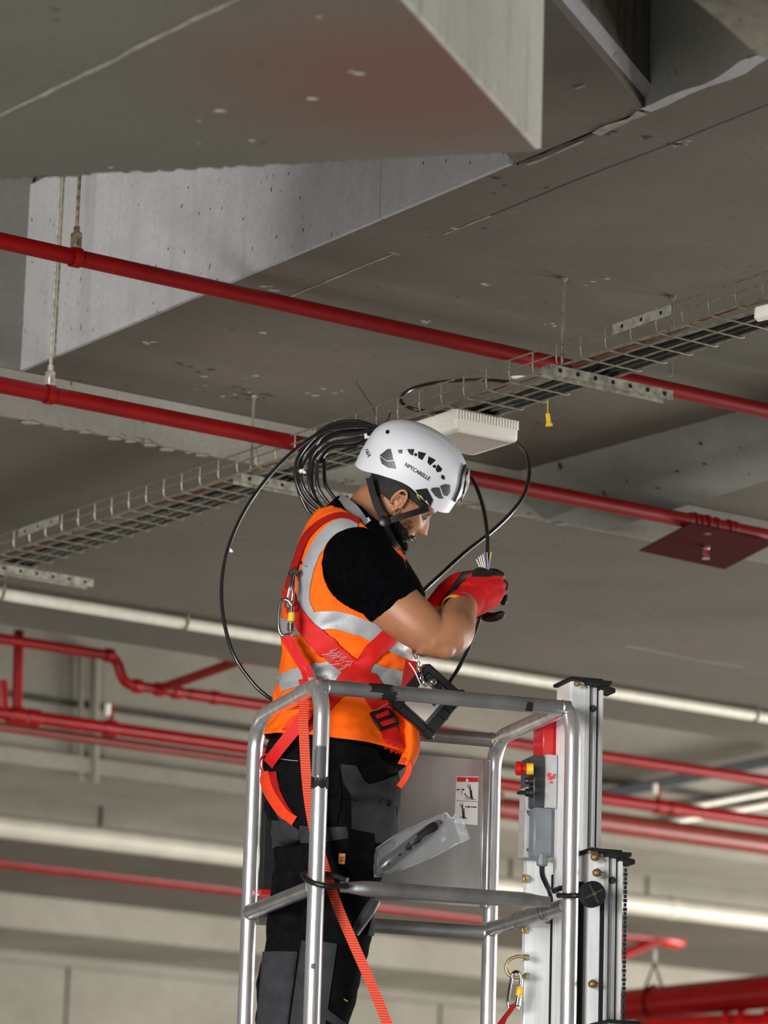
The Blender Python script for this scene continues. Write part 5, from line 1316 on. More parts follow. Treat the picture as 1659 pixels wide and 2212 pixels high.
# ---- gloved hands
def hand(cuff, palm, fingers, name, lab, black_test, parent, vox=.0022):
    mb = MB(); mb.chain([c[0] for c in cuff], [c[1] for c in cuff], 24)
    for a in palm: mb.chain([p[0] for p in a], [p[1] for p in a], 16)
    for f in fingers: mb.chain([p for p in f[0]], f[1], 14, 4)
    r_ = remesh(mb, vox, 3)
    for i, f in enumerate(r_.f):
        c = sum((r_.v[k] for k in f), Vector())/len(f); x, y = pix(c); r_.mi[i] = 1 if black_test(x, y, c.y) else 0
    o = r_.build(name, [M['glovered'], M['gloveblack']], parent, angle=180); return tag(o, lab)
G = lambda x, y, Y: W(x, y, Y)
rh_c = [(G(996, 1312, 8.95), .040), (G(1004, 1304, 8.965), .0405), (G(1020, 1292, 8.985), .040)]
rh_p = [[(G(1018, 1282, 8.985), .036), (G(1040, 1262, 9.00), .030), (G(1062, 1250, 9.01), .021)],
        [(G(1018, 1292, 8.985), .036), (G(1045, 1276, 8.995), .031), (G(1070, 1266, 9.01), .022)],
        [(G(1020, 1300, 8.985), .036), (G(1046, 1290, 8.995), .029), (G(1072, 1281, 9.01), .021)],
        [(G(1020, 1306, 8.99), .034), (G(1044, 1302, 9.0), .026), (G(1066, 1296, 9.015), .019)]]
rh_f = [([G(1062, 1250, 9.01), G(1077, 1250, 9.03), G(1076, 1247, 9.055), G(1060, 1243, 9.07)], [.0125, .0115, .0105, .009]),
        ([G(1069, 1265, 9.01), G(1083, 1264, 9.035), G(1081, 1262, 9.06), G(1062, 1258, 9.075)], [.0125, .012, .011, .0095]),
        ([G(1071, 1280, 9.01), G(1083, 1278, 9.035), G(1080, 1276, 9.06), G(1062, 1272, 9.075)], [.012, .0115, .0105, .009]),
        ([G(1065, 1295, 9.015), G(1076, 1293, 9.04), G(1072, 1290, 9.06), G(1058, 1286, 9.07)], [.011, .0105, .0095, .008]),
        ([G(1014, 1266, 9.0), G(1023, 1246, 9.0), G(1037, 1235, 9.01), G(1053, 1240, 9.02)], [.016, .0135, .012, .0105])]
rg = hand(rh_c, rh_p, rh_f, 'glove', 'red knit glove on the near right hand with black coated fingertips',
     lambda x, y, Y: (y < 1241 and x > 1018) or (x > 1020 and y < 1246 and x < 1062) or Y > 9.05 or (x < 1022 and Y > 9.03) or (1083 > x > 1060 and y < 1244), person)
lh_c = [(G(946, 1316, 9.135), .036), (G(958, 1300, 9.12), .036), (G(970, 1286, 9.11), .037)]
lh_p = [[(G(968, 1286, 9.11), .036), (G(990, 1264, 9.10), .032), (G(1015, 1252, 9.10), .024)],
        [(G(968, 1290, 9.11), .036), (G(995, 1275, 9.10), .033), (G(1030, 1268, 9.11), .024)],
        [(G(972, 1296, 9.11), .034), (G(1000, 1292, 9.11), .032), (G(1032, 1290, 9.12), .024)],
        [(G(975, 1302, 9.11), .032), (G(1005, 1308, 9.11), .028), (G(1030, 1318, 9.11), .022)]]
lh_f = [([G(1015, 1251, 9.10), G(1045, 1240, 9.11), G(1068, 1237, 9.10), G(1083, 1243, 9.085)], [.0125, .0115, .011, .0098]),
        ([G(1030, 1266, 9.11), G(1064, 1256, 9.12), G(1088, 1262, 9.10), G(1089, 1276, 9.075)], [.0125, .012, .0115, .010]),
        ([G(1032, 1288, 9.12), G(1064, 1284, 9.125), G(1087, 1288, 9.10), G(1088, 1300, 9.08)], [.012, .0115, .011, .0098]),
        ([G(1030, 1318, 9.11), G(1050, 1332, 9.09), G(1068, 1333, 9.07), G(1083, 1328, 9.06)], [.0125, .0125, .012, .0105]),
        ([G(985, 1262, 9.07), G(1003, 1248, 9.045), G(1020, 1242, 9.04), G(1034, 1240, 9.045)], [.015, .0135, .012, .010])]
hand(lh_c, lh_p, lh_f, 'glove', 'black coated palm and fingers of the glove on the far left hand', lambda x, y, Y: x+.75*(y-1300) > 950, person)
P = [G(996, 1312, 8.95)]
def ringat(c, ax, r_, w_, m_, name, parent, a0=0, a1=2*math.pi):
    u = ax.orthogonal().normalized(); v = ax.cross(u); rows = []
    for k in range(33):
        t = a0+(a1-a0)*k/32; nn_ = u*math.cos(t)+v*math.sin(t); rows.append([(c+nn_*r_-ax*w_, nn_), (c+nn_*r_+ax*w_, nn_)])
    mb = MB(); mb.ribbon(rows, .0022); return mb.build(name, M[m_], parent)
ax = (G(1020, 1292, 8.985)-G(996, 1312, 8.95)).normalized(); c = G(1001, 1306, 8.945)-ax*.034
ringat(c, ax, .0385, .004, 'yellow', 'cuff_hem', rg); ringat(c+ax*.012, ax, .0395, .008, 'glovered', 'cuff', rg)
# ---- safety helmet
HC = H(.004, 0, .078)+(W(860, 1000, YM)-W(863, 1028, YM)); print('HC', pix(HC))
tilt = math.radians(7)
gf = (hf*math.cos(tilt)+hu*math.sin(tilt)).normalized(); gu = (hu*math.cos(tilt)-hf*math.sin(tilt)).normalized()
def edge_z(th):   # height of the rim under the helmet centre, by direction (0 = front)
    a = abs((th+math.pi) % (2*math.pi)-math.pi)
    return vspline([(0, -.062), (.5, -.066), (.95, -.067), (1.25, -.050), (1.6, -.034), (2.1, -.036), (2.55, -.050), (3.15, -.052)], 10)[min(70, int(a/3.1416*70))][1]
_ez = vspline([(0, -.060), (.35, -.064), (.8, -.070), (1.15, -.062), (1.6, -.050), (2.1, -.062), (2.6, -.078), (3.1416, -.078)], 10)
def edge_z(th):
    a = abs((th+math.pi) % (2*math.pi)-math.pi)
    for (a0, z0), (a1, z1_) in zip(_ez, _ez[1:]):
        if a0 <= a <= a1+1e-6: return z0+(z1_-z0)*(a-a0)/max(1e-6, a1-a0)
    return _ez[-1][1]
def HP(th, t, off_=0):       # t 0 top .. 1 rim
    ze = edge_z(th); ztop = .095; z = None
    ph = t*math.pi*.5
    # dome down to the equator then slightly flared skirt
    tt = t/.72
    if tt < 1:
        zz = ztop*math.cos(tt*math.pi/2)**.92; rr = math.sin(tt*math.pi/2)**.96
    else:
        s_ = (t-.72)/.28; zz = ze*s_; rr = 1+.012*math.sin(s_*math.pi)-.035*s_*s_+(.03*s_**3 if abs((th+math.pi) % (2*math.pi)-math.pi) < .9 else .012*s_**3)
    ax_ = .132 if math.cos(th) > 0 else .136
    ridge = .003*max(0, 1-abs(math.sin(th)*rr)/.42)**.5 if rr > .0 else 0
    x = math.cos(th)*(ax_*rr+off_); y = math.sin(th)*(.108*rr+off_)
    return HC+gf*x+hl*y+gu*(zz+off_*max(0, math.cos(tt*math.pi/2) if tt < 1 else 0)+ridge*(1 if tt < 1 else max(0, 1-(t-.72)/.2)))
NT, NP = 120, 60
rings = [[HP(2*math.pi*i/NT, .012+.988*k/NP) for i in range(NT)] for k in range(NP+1)]
inner = [[HP(2*math.pi*i/NT, .012+.988*k/NP, -.005) for i in range(NT)] for k in range(NP, -1, -1)]
hm = MB(); hm.loft(rings+inner, caps=True); hbv = bvh_of(MB().loft(rings, caps=True))
helmet = thing('safety_helmet', HC, 'white vented safety helmet with black chin straps on the man\'s head', 'helmet')
hm.build('shell', M['helmet'], helmet, angle=70)
def hpoly(pts, name='vent', m_='blk', off_=.0006, th=.0012, lab=None, Y=8.9):
    n = len(pts); cx_ = sum(p[0] for p in pts)/n; cy_ = sum(p[1] for p in pts)/n; ring = []
    for i in range(n):
        a, b = pts[i], pts[(i+1) % n]
        for k in range(3): ring.append((a[0]+(b[0]-a[0])*k/3, a[1]+(b[1]-a[1])*k/3))
    L1 = [hit(hbv, *p, Y) for p in ring]; L2 = [hit(hbv, cx_+(p[0]-cx_)*.5, cy_+(p[1]-cy_)*.5, Y) for p in ring]; C_ = hit(hbv, cx_, cy_, Y)
    m_n = len(ring); vs = []
    for o_ in (off_, off_+th):
        vs += [l+nn_*o_ for l, nn_ in L1]+[l+nn_*o_ for l, nn_ in L2]+[C_[0]+C_[1]*o_]
    K = 2*m_n+1; fs = []
    for base_ in (0, K):
        for i in range(m_n):
            j = (i+1) % m_n; fs += [(base_+i, base_+j, base_+m_n+j, base_+m_n+i), (base_+m_n+i, base_+m_n+j, base_+2*m_n)]
    for i in range(m_n): j = (i+1) % m_n; fs.append((i, j, K+j, K+i))
    o = MB().add(vs, fs).build(name, M[m_], helmet, smooth=False)
    if lab: tag(o, lab)
    return o
zz = lambda pts: [(600+x/2.765, 850+y/2.765) for x, y in pts]
for pts in ([(718, 338), (745, 336), (742, 360), (724, 358)], [(773, 333), (814, 334), (807, 372), (790, 364), (780, 350)], [(838, 347), (884, 358), (862, 398), (838, 385)],
            [(900, 376), (942, 398), (908, 430), (893, 412)], [(955, 424), (980, 450), (972, 466), (950, 470), (942, 452)], [(978, 484), (993, 492), (996, 510), (984, 514), (974, 502)],
            [(610, 370), (658, 332), (676, 332), (690, 396), (655, 402), (625, 385)], [(610, 378), (655, 408), (695, 402), (708, 450), (660, 444), (622, 420)],
            [(912, 575), (922, 562), (962, 560), (978, 612), (992, 622), (965, 628), (940, 612)], [(968, 552), (1000, 540), (1026, 545), (1027, 585), (1010, 612), (990, 608)]):
    hpoly(zz(pts), m_='dgrey' if len(pts) > 5 and (pts[0][0] < 700 or pts[0][1] > 530) else 'blk')
for cx_, cy_ in ((823, 366), (934, 435)):
    hpoly(zz([(cx_+10*math.cos(t), cy_+10*math.sin(t)) for t in [k*math.pi/4 for k in range(8)]]), name='vent_dot')
hpoly(zz([(648, 222), (664, 220), (668, 236), (652, 244), (645, 236)]), name='vent_dot')
hpoly(zz([(822, 575), (888, 566), (923, 632), (898, 690), (860, 640)]), name='strap_anchor', m_='blkmatte', off_=-.002, th=.006, lab='black side clip')
hpoly(zz([(828, 610), (840, 606), (858, 630), (856, 648), (842, 642)]), name='anchor_dial', m_='yellow', off_=.001, th=.005, lab='yellow clip dial')
# front lamp mount: dark frame with a chrome strip
rows = patch(hbv, [(1001, 1004), (1005, 1030), (998, 1060)], [(994, 1026), (990, 1052), (978, 1082)], .002, .003, 10, 3, 8.95)
mb = MB(); mb.ribbon(rows, .006); mb.build('lamp_clip', M['blk'], helmet)
rows = patch(hbv, [(1006, 1012), (1005, 1042), (996, 1066)], [(1001, 1026), (997, 1052), (989, 1078)], .009, .002, 8, 2, 8.95)
mb = MB(); mb.ribbon(rows, .002); mb.build('lamp_strip', M['chrome'], helmet)
draped_text('NPYCARELLE', hbv, 901, 1019, 11.5, .55, 'ink', 'side_print', helmet, .92, off_=.0022, Y=8.9, track=1.0)
draped_text('ralA', hbv, 796, 979, 13, 1.25, 'inkgrey', 'rear_print', helmet, .8, off_=.002, Y=8.9)
# inner band, headband at the nape
bnd = []
for k in range(61):
    th = 2*math.pi*k/60; p = HC+gf*(math.cos(th)*.108-.004)+hl*math.sin(th)*.086+gu*(-.048-.012*(1 if math.cos(th) < -.2 else 0)*min(1, (-math.cos(th)-.2)*2)); nn_ = (gf*math.cos(th)+hl*math.sin(th)).normalized()
    bnd.append([(p-gu*.014, nn_), (p, nn_), (p+gu*.012, nn_)])
mb = MB(); mb.ribbon(bnd, .004); mb.build('headband', M['blkmatte'], helmet)
# chin straps on the near side
hdm = MB(); hdm.loft(headmesh(off=.0055)); hdbv = bvh_of(hdm)
def free_strap(pts, w_, th, m_, name, parent, lab=None, nrm=Vector((0, -1, 0)), n=6):
    P = spline(pts, n); rows = []
    for i, p in enumerate(P):
        d = (P[min(i+1, len(P)-1)]-P[max(i-1, 0)]).normalized(); nn_ = (nrm-d*nrm.dot(d)).normalized(); q = d.cross(nn_)
        rows.append([(p-q*w_/2, nn_), (p-q*w_/4, nn_), (p, nn_), (p+q*w_/4, nn_), (p+q*w_/2, nn_)])
    mb = MB(); mb.ribbon(rows, th); o = mb.build(name, M[m_] if isinstance(m_, str) else m_, parent, angle=50)
    if lab: tag(o, lab)
    return o
Ys = 8.868
J = W(830, 1127, 8.862)
free_strap([W(797, 1032, 8.872), W(806, 1068, 8.868), W(815, 1095, 8.866), W(828, 1124, 8.864)], .0165, .002, 'blk', 'chin_strap', helmet)
free_strap([W(925, 1098, 8.878), W(895, 1108, 8.868), W(862, 1118, 8.864), W(832, 1128, 8.864)], .0155, .002, 'blk', 'chin_strap', helmet)
free_strap([J, W(840, 1150, 8.875), W(856, 1178, 8.905), W(868, 1188, 8.95), W(872, 1186, 8.99), W(866, 1160, 9.035)], .014, .002, 'blk', 'chin_strap', helmet)
mb = MB(); q_ = J+Vector((0, -.003, 0)); mb.tube([q_, q_-Vector((0, .004, 0)), q_-Vector((0, .007, 0))], [.014, .014, .008], 18); bk = mb.build('strap_buckle', M['blk'], helmet)
free_strap([W(797, 1032, 9.05), W(835, 1130, 9.055)], .0165, .002, 'blk', 'chin_strap', helmet, nrm=Vector((0, 1, 0)), n=4)
free_strap([W(925, 1090, 9.05), W(868, 1158, 9.04)], .0155, .002, 'blk', 'chin_strap', helmet, nrm=Vector((0, 1, 0)), n=4)

# ================================================================== SAFETY HARNESS
harness = thing('safety_harness', W(720, 1500, 8.8), 'red webbing fall harness strapped over the orange vest', 'harness')
ho_ = .0085
strap(vbvh, [(772, 1131), (758, 1123), (734, 1118), (706, 1126), (680, 1146), (662, 1170), (650, 1203), (638, 1240), (628, 1275)], 13, ho_, .002, 'webdark', 'shoulder_strap', harness, 'narrow dark red shoulder strap', wf=lambda t: 10+4*t)
strap(vbvh, [(628, 1275), (640, 1315), (665, 1355), (700, 1392), (740, 1428), (782, 1466), (806, 1500), (825, 1545), (838, 1590), (852, 1640), (862, 1680)], 37, ho_+.001, .0022, 'webred', 'diagonal_strap', harness, 'broad red strap crossing the back', wf=lambda t: 22+24*min(1, t*3.4) if t < .5 else 46-18*(t-.5)*2)
strap(vbvh, [(845, 1365), (815, 1395), (785, 1430), (755, 1465), (722, 1500), (685, 1545), (650, 1580), (620, 1608)], 38, ho_-.0005, .0022, 'webred', 'diagonal_strap', harness, 'broad red strap running up to the chest', wf=lambda t: 38-8*t)
strap(vbvh, [(662, 1538), (636, 1572), (612, 1602), (600, 1622)], 26, ho_+.003, .002, 'weborange', 'diagonal_strap', harness)
mb = MB(); 
for k in range(3):     # zigzag stitching on the crossing
    ox, oy = 9*k, -9*k; pts = []
    for i in range(11):
        t = i/10; x = 703+ox*1.0+t*36; y = 1415+oy+t*36; s_ = 7 if i % 2 else -7; pts.append((x+s_*.9, y-s_*.7))
    P = []
    for a in pts:
        l, nn_ = hit(vbvh, a[0], a[1]); P.append(l+nn_*(ho_+.0052))
    mb.tube(P, .0012, 5)
tag(mb.build('stitching', M['stitch'], harness), kind='stuff')
def buckle(cx_, cy_, rot, w_, h_, parent, bv=vbvh, lift_=.0155):
    c, s = math.cos(rot), math.sin(rot); l, nn_ = hit(bv, cx_, cy_); e1 = (hit(bv, cx_+6*c, cy_+6*s)[0]-l); e1 = (e1-nn_*e1.dot(nn_)).normalized(); e2 = nn_.cross(e1)
    C_ = l+nn_*lift_; o_ = None
    mb = MB(); 
    for sg in (-1, 1): mb.box(C_+e2*h_/2*sg, e1*w_/2, e2*.004, nn_*.0035, bev=.002); mb.box(C_+e1*w_/2*sg, e1*.004, e2*(h_/2+.004), nn_*.0035, bev=.002)
    return mb.build('buckle', M['blk'], parent), C_, e1, e2, nn_
bk, C_, e1, e2, nn_ = buckle(826, 1560, -.30, .050, .046, harness)
mb = MB(); mb.box(C_+nn_*.002, e1*.024, e2*.0035, nn_*.003, bev=.001); mb.build('buckle_bar', M['blk'], bk)
mb = MB(); mb.box(C_+nn_*.004+e2*.010, e1*.018, e2*.006, nn_*.0015, bev=.001); mb.build('strap_tail', M['webred'], bk)
for dy in (-26, 22):
    P = []
    for k in range(9): l, n2 = hit(vbvh, 806+dy*.25+k*4.5, 1562+dy-k*1.8); P.append(l+n2*(ho_+.0042))
    mb = MB(); mb.tube(P, .0007, 5); mb.build('stitch_line', M['stitch'], harness)
# leg straps at the left hip
free_strap([W(668, 1532, 8.765), W(640, 1572, 8.775), W(612, 1606, 8.79), W(592, 1632, 8.815), W(580, 1650, 8.85)], .029, .002, 'webred', 'leg_strap', harness)
mb = MB(); ringp = [W(574+13*math.cos(t)*.9, 1650+18*math.sin(t), 8.885+.012*math.sin(t)) for t in [k*math.pi/12 for k in range(25)]]
rows = [[(p-Vector((0, .012, 0)), Vector((math.cos(k*math.pi/12), 0, -math.sin(k*math.pi/12)))), (p+Vector((0, .012, 0)), Vector((math.cos(k*math.pi/12), 0, -math.sin(k*math.pi/12))))] for k, p in enumerate(ringp)]
mb.ribbon(rows, .0025); mb.build('strap_loop', M['webred'], harness)
strap(tbv, [(574, 1668), (582, 1700), (598, 1730), (620, 1758), (640, 1772)], 21, .006, .002, 'weborange', 'leg_strap', harness, Y=8.9)
strap(tbv, [(592, 1668), (597, 1700), (612, 1735), (632, 1765)], 17, .005, .002, 'webdark', 'leg_strap', harness, Y=8.9)
free_strap([W(868, 1640, 8.86), W(884, 1655, 8.87), W(876, 1680, 8.87), W(862, 1700, 8.865)], .014, .002, 'weborange', 'leg_strap', harness)
free_strap([W(889, 1428, 8.85), W(884, 1455, 8.84), W(880, 1490, 8.84), W(878, 1520, 8.86)], .030, .0022, 'webdark', 'chest_strap', harness)
# dorsal ring, back carabiner
dr = hit(vbvh, 634, 1246); base_n = dr[1]
mb = MB(); mb.tube(spline([W(636, 1236, 8.80), W(628, 1262, 8.785), W(621, 1290, 8.79), W(620, 1312, 8.80), W(629, 1308, 8.79), W(634, 1270, 8.785)], 6, True), .0040, 10, closed=True); mb.build('dorsal_ring', M['chrome'], harness)
mb = MB(); mb.box(W(635, 1238, 8.80), Vector((.010, 0, .008)), Vector((0, .006, 0)), Vector((-.006, 0, .008)), bev=.003); mb.build('ring_plate', M['blk'], harness)
Yk = 8.775
carabiner('carabiner', [W(x, y, Yk) for x, y in ((631, 1308), (622, 1297), (610, 1296), (604, 1312), (602, 1352), (608, 1371), (620, 1372), (628, 1366))], .0046,
          'steel carabiner with yellow sleeve clipped to the ring on the man\'s back', (W(631, 1310, Yk), W(628, 1368, Yk)))
# ================================================================== LANYARD
lan = thing('safety_lanyard', W(690, 1900, 8.7), 'ribbed orange-red webbing lanyard hanging from the rail down past the legs', 'lanyard')
free_strap([W(655, 1468, 8.77), W(660, 1500, 8.73), W(655, 1545, 8.705), W(657, 1600, 8.70), W(662, 1680, 8.70), W(672, 1760, 8.695), W(688, 1830, 8.685), W(708, 1895, 8.675), W(732, 1965, 8.67), W(762, 2035, 8.66), W(795, 2110, 8.65), W(830, 2195, 8.64), W(850, 2260, 8.65), W(862, 2400, 8.7)], .0235, .0028, M['ribweb'], 'webbing', lan, n=8)
free_strap([W(610, 1374, 8.78), W(622, 1395, 8.785), W(640, 1425, 8.78), W(656, 1452, 8.775), W(662, 1475, 8.76)], .0125, .003, 'webred', 'loop_strap', lan)
free_strap([W(618, 1374, 8.775), W(634, 1390, 8.772), W(645, 1415, 8.768), W(664, 1440, 8.768), W(672, 1462, 8.762)], .0135, .003, 'webred', 'loop_strap', lan)

# ================================================================== ACCESS POINT
zA = zt-.062; Q = Z(985, 928, zA); LA = (Z(1124, 955, zA)-Q).dot(D1); LB = (Q-Z(900, 962, zA)).dot(D2); LB = max(LB, .15); HA = .058
print('AP', LA, LB)
ap = thing('wireless_box', Q, 'off-white square plastic box with ribbed sides fixed under the tray above the helmet', 'box')
cA_ = Q+D1*LA/2-D2*LB/2
rings = []
def rrect(ha, hb, z, r_, n=5):
    out = []
    for (sx, sy, a0) in ((1, 1, 0), (-1, 1, 90), (-1, -1, 180), (1, -1, 270)):
        for k in range(n+1):
            t = math.radians(a0+90*k/n); out.append(cA_+D1*(sx*(ha-r_)+math.cos(t)*r_)+D2*(sy*(hb-r_)+math.sin(t)*r_)+UP*z)
    return out
for z_, e in ((0, .010), (.002, .005), (.006, .001), (.012, 0), (.033, 0), (.034, .003), (HA, .006), (HA+.001, .012)): rings.append(rrect(LA/2-e, LB/2-e, z_, .012))
MB().loft(rings).build('housing', M['whitebox'], ap, angle=30)
mb = MB(); r0 = rrect(LA/2-.016, LB/2-.016, -.0006, .01); r1 = rrect(LA/2-.016, LB/2-.016, .002, .01); mb.loft([r0, r1]); mb.build('cover_plate', M['boxbase'], ap, smooth=False)
fin = MB()
for side, (L_, ax_, ay_) in enumerate(((LA, D1, D2), (LB, -D2, -D1))):
    n_ = int(L_/.0092)
    for k in range(n_):
        t = -L_/2+L_*(k+.5)/n_; half = (LB if side == 0 else LA)/2
        fin.box(cA_+(D1 if side == 0 else D2)*t+(D2 if side == 0 else -D1)*(half-.0015)+UP*(.046), (D1 if side == 0 else D2)*.0024, (D2 if side == 0 else D1)*.0032, UP*.0125, bev=.001)
tag(fin.build('cooling_fin', M['whitebox'], ap), kind='stuff')
mb = MB(); mb.box(cA_-D1*LA*.36+D2*LB*.3+UP*(HA+.006), D1*.022, D2*.012, UP*.006, bev=.003); mb.cyl(cA_-D1*LA*.36+D2*LB*.3+UP*(HA+.0), cA_-D1*LA*.36+D2*LB*.3+UP*(HA+.018), .006, 6); mb.build('mounting_clamp', M['galvplate'], ap)
mb = MB(); mb.box(cA_+UP*(HA+.004), D1*LA*.4, D2*.02, UP*.004, bev=.002); mb.build('mounting_plate', M['galvplate'], ap)
# ================================================================== LOOSE BLACK CABLES
def loose(name, pts, r_, m_, lab, cat='cable', grp=None, sub=8):
    mb = MB(); mb.tube(spline([W(*p) for p in pts], sub), r_, 10); return tag(mb.build(name, M[m_], None), lab, cat, grp)
rnd = random.Random(21)
coilp = []
for i in range(7):
    lx = (640, 650, 668, 684, 646, 674, 700)[i]; ty = (908, 918, 934, 948, 914, 928, 958)[i]; dy = (0, -14, 30, 10, 70, 48, -10)[i]; Y_ = 9.46+.018*i
    coilp += [(822, 926+i*2, Y_), (770, ty+2, Y_), (715, ty+10, Y_), (672+i*3, ty+42, Y_), (lx, 1000+dy*.4, Y_), (lx+4, 1052+dy*.3, Y_), (lx+38, 1098+dy*.35, Y_+.004), (752, 1128, Y_+.008), (812, 1085, Y_+.010), (838, 1000, Y_+.012)]
coil = thing('cable_coil', W(740, 1010, 9.5), 'black cable coiled on the tray behind the helmet, one long loop reaching the gloves', 'cable')
mb = MB(); mb.tube(spline([W(*p) for p in coilp], 7), .0052, 10); mb.build('coiled_length', M['black'], coil)
big = [(826, 924, 9.46), (770, 915, 9.45), (712, 926, 9.44), (652, 960, 9.42), (590, 1018, 9.40), (535, 1092, 9.38), (497, 1172, 9.36), (480, 1250, 9.35), (482, 1330, 9.34), (503, 1410, 9.33), (540, 1468, 9.33), (580, 1506, 9.33), (660, 1555, 9.36), (760, 1585, 9.40), (860, 1568, 9.40), (925, 1525, 9.36), (972, 1472, 9.30), (1005, 1415, 9.22), (1026, 1365, 9.14), (1036, 1335, 9.075), (1046, 1300, 9.055), (1052, 1262, 9.05), (1048, 1240, 9.048)]
mb = MB(); mb.tube(spline([W(*p) for p in big], 8), .0052, 10); mb.build('long_loop', M['black'], coil)
for k, (pts, c_) in enumerate((([(1046, 1244), (1038, 1228), (1029, 1208)], 'white'), ([(1047, 1244), (1041, 1226), (1034, 1203)], 'white'), ([(1048, 1244), (1044, 1224), (1038, 1200)], 'white'), ([(1048, 1244), (1047, 1222), (1043, 1197)], 'white'), ([(1050, 1244), (1049, 1220), (1047, 1192)], 'wireblue'), ([(1051, 1244), (1053, 1222), (1052, 1193)], 'wirepink'), ([(1052, 1248), (1056, 1224), (1061, 1192)], 'yellow'), ([(1051, 1246), (1055, 1226), (1058, 1206)], 'wireblue'))):
    if c_ not in M: M[c_] = mat(c_, {'wireblue': (.10, .22, .62), 'wirepink': (.62, .28, .22)}[c_], .45)
    mb = MB(); mb.tube(spline([W(x, y, 9.05-.002*k) for x, y in pts], 5), .0014, 7); tag(mb.build('core_wire', M[c_], coil), {'white': 'white core wire', 'wireblue': 'blue core wire', 'wirepink': 'brown core wire', 'yellow': 'yellow core wire'}[c_])
def tie(x, y, Y, dx, dy, par=coil):
    a, b_ = W(x-dx, y-dy, Y), W(x+dx, y+dy, Y); mb = MB(); mb.cyl(a, b_, .0075, 12); mb.box((a+b_)/2+Vector((.007, -.004, -.004)), Vector((.004, 0, 0)), Vector((0, .003, 0)), Vector((0, 0, .003)), bev=.001); tag(mb.build('cable_tie', M['white'], par), 'white cable tie')
tie(494, 1188, 9.362, -1.2, 3); tie(790, 942, 9.44, 3, -.5); tie(652, 1018, 9.44, .4, 3)
loose('cable', [(985, 970, 9.45), (1003, 1010, 9.42), (1028, 1050, 9.38), (1044, 1098, 9.32), (1052, 1148, 9.25), (1053, 1190, 9.17), (1052, 1225, 9.12), (1050, 1262, 9.09)], .0052, 'black', 'black cable dropping from behind the helmet into the gloved hands')
loose('cable', [(1100, 948, 9.62), (1121, 962, 9.60), (1138, 985, 9.56), (1143, 1022, 9.53), (1133, 1066, 9.50), (1105, 1107, 9.46), (1060, 1150, 9.43), (1005, 1193, 9.40), (950, 1243, 9.38), (905, 1285, 9.36), (860, 1330, 9.38), (800, 1400, 9.42), (760, 1470, 9.45)], .0055, 'black', 'black cable looping out of the white box and running down behind the man\'s arm')
loose('cable', [(985, 892, 9.66), (940, 890, 9.66), (896, 884, 9.66), (870, 872, 9.68), (868, 856, 9.70), (890, 840, 9.73), (935, 828, 9.75), (990, 822, 9.77), (1050, 821, 9.6), (1110, 826, 9.5)], .005, 'black', 'short black cable curling over the tray edge into the back of the white box')
loose('wire_tail', [(768, 822, 9.9), (780, 842, 9.9), (797, 868, 9.85), (808, 884, 9.85), (812, 906, 9.7), (822, 920, 9.6)], .0012, 'blk', 'thin black wire end sticking up over the tray left of the helmet', 'wire')
loose('tie_wire', [(845, 885, 9.8), (838, 905, 9.6), (826, 918, 9.5), (818, 930, 9.48)], .0022, 'blk', 'thin black wire tying the cable coil to the tray', 'wire')
# ================================================================== TESTER HANGING FROM THE HARNESS
dv = thing('handheld_tester', W(915, 1512, 8.84), 'black rugged handheld device hanging from the front of the harness behind the top rail', 'device')
cD_ = W(923, 1513, 8.845); A_v = (W(1008, 1512, 8.86)-W(925, 1437, 8.83)); B_v = (W(920, 1588, 8.86)-W(1008, 1512, 8.86)); LA_, LB_ = A_v.length, B_v.length
uA = A_v.normalized(); uB = (B_v-uA*B_v.dot(uA)).normalized(); uN = uA.cross(uB); uN = uN if uN.y < 0 else -uN
mb = MB(); mb.box(cD_, uA*LA_*.44, uB*LB_*.44, uN*.018, bev=.012); mb.build('body_shell', M['dgrey'], dv)
def bar(c_, u_, v_, L_, w_, name='bumper', m_='blk', h_=.024):
    mb = MB(); mb.box(c_, u_*L_, v_*w_, uN*h_, bev=.007); return mb.build(name, M[m_], dv)
bar(cD_+uA*LA_*.40, uB, uA, LB_*.52, .014); bar(cD_-uA*LA_*.42, uB, uA, LB_*.46, .010)
bar(cD_-uB*LB_*.44, uA, uB, LA_*.50, .010); bar(cD_+uB*LB_*.44, uA, uB, LA_*.46, .010)
for sa, sb in ((.42, .46), (.42, -.48), (-.42, .44), (.40, .0)):
    mb = MB(); mb.box(cD_+uA*LA_*sa+uB*LB_*sb, uA*.014, uB*.012, uN*.029, bev=.006); mb.build('corner_guard', M['blk'], dv)
mb = MB(); mb.box(cD_+uN*.0185-uA*.006+uB*.008, uA*.034, uB*.036, uN*.0012, bev=.001); sc2 = mb.build('screen', M['boxbase'], dv); tag(sc2, 'pale grey screen')
mb = MB(); mb.box(cD_+uN*.0205+uA*.004-uB*.016, uA*.016, uB*.018, uN*.0006); mb.build('screen_window', M['dgrey'], sc2, smooth=False)
for k in range(3): mb = MB(); mb.box(cD_+uN*.019-uB*(LB_*.30)+uA*(-.03+.024*k), uA*.009, uB*.006, uN*.003, bev=.002); mb.build('key', M['blk'], dv)
mb = MB(); q = cD_-uB*LB_*.30-uA*.022+uN*.02; mb.ball(q, .012, 8, sz=.8); mb.build('strobe_lens', M['chrome'], dv)
for i in range(7):
    c_ = W(899+i*2.4, 1416+i*9.5, 8.80); R3 = Matrix.Rotation(i*1.4, 3, 'Z'); P = [c_+R3@Vector((.0042*math.cos(t), 0, .0075*math.sin(t))) for t in [k*math.pi/6 for k in range(12)]]
    mb = MB(); mb.tube(P, .0014, 6, closed=True); mb.build('chain_link', M['chrome'], dv)
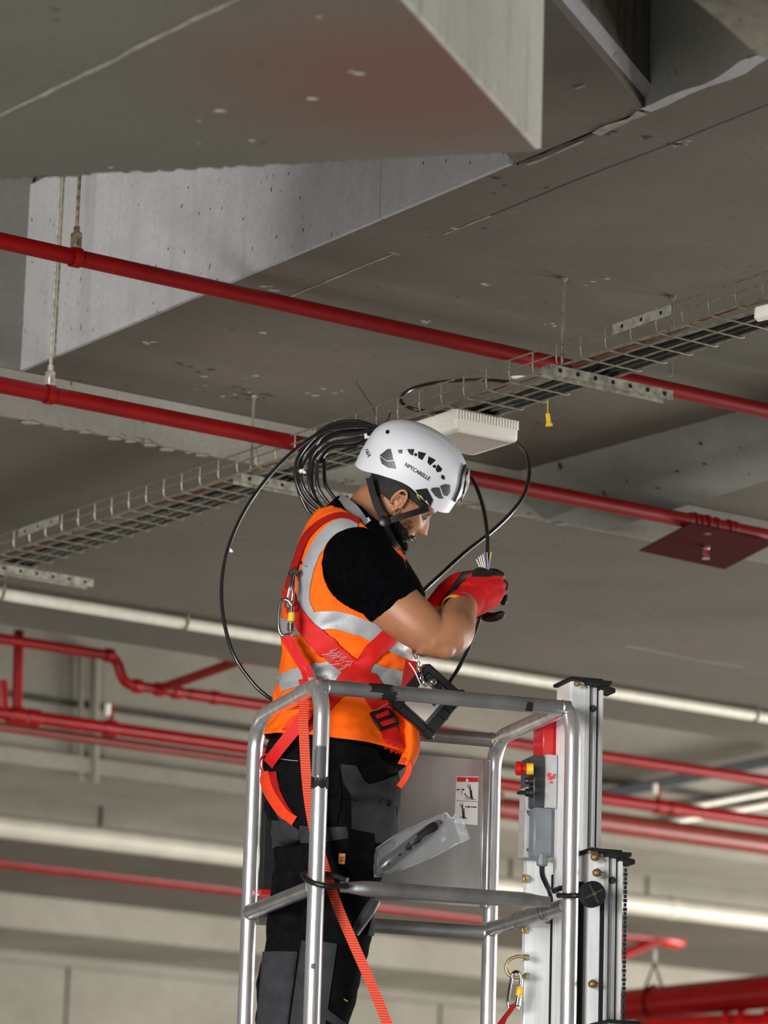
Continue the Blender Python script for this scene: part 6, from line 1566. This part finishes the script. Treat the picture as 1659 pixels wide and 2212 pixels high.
mb = MB(); mb.tube(spline([W(884, 1432, 8.80), W(896, 1450, 8.795), W(905, 1470, 8.795), W(910, 1482, 8.80)], 5), .0016, 6); mb.build('cord', M['white'], dv)
# ================================================================== PLASTIC BAG WITH A BLACK TUBE
bag = thing('plastic_bag', W(905, 1830, 8.78), 'clear plastic zip bag leaning on the entry bar in front of the aluminium sheet', 'bag')
top = vspline([(803, 1838), (850, 1806), (905, 1778), (958, 1757), (974, 1762), (998, 1766)], 6); bot = vspline([(808, 1896), (842, 1890), (890, 1872), (940, 1850), (985, 1826), (1015, 1812)], 6)
fr_, bk_ = [], []
for i, (a, c_) in enumerate(zip(top, bot)):
    rf, rb = [], []
    for j in range(13):
        s_ = j/12; x, y = a[0]+(c_[0]-a[0])*s_, a[1]+(c_[1]-a[1])*s_; t = i/(len(top)-1)
        th_ = .022*math.sin(s_*math.pi)**.7*(1-.75*t)*(1 if i > 0 else .2)
        wr = .0045*noise.noise(Vector((x*.045, y*.09, 1)))+.003*noise.noise(Vector((x*.14, y*.05, 4)))
        rf.append(W(x, y, 8.785)+Vector((0, -th_+wr, 0))); rb.append(W(x, y, 8.785)+Vector((0, th_*.6+wr+.0012, 0)))
    fr_.append(rf+list(reversed(rb)))
MB().loft(fr_).build('film', M['film'], bag, angle=180)
rows = [[(W(a[0], a[1], 8.782), Vector((0, -1, 0))), (W(c_[0], c_[1], 8.782), Vector((0, -1, 0)))] for a, c_ in (((978, 1764), (996, 1822)), ((998, 1767), (1015, 1812)))]
mb = MB(); mb.ribbon(rows, .0012); mb.build('zip_strip', M['film'], bag)
mb = MB(); mb.tube(spline([W(955, 1765, 8.78), W(962, 1756, 8.775), W(975, 1768, 8.77), W(985, 1757, 8.775), W(992, 1766, 8.78)], 4), .0025, 6); mb.build('crumpled_lip', M['film'], bag)
mb = MB(); P = [W(822+i*13.2, 1876-i*10.1, 8.785) for i in range(11)]; mb.tube(P, [.010, .0165, .017, .017, .0168, .017, .017, .0165, .016, .014, .008], 14)
tag(mb.build('foam_tube', M['black']), 'dark grey tube packed inside the clear plastic bag', 'tube')
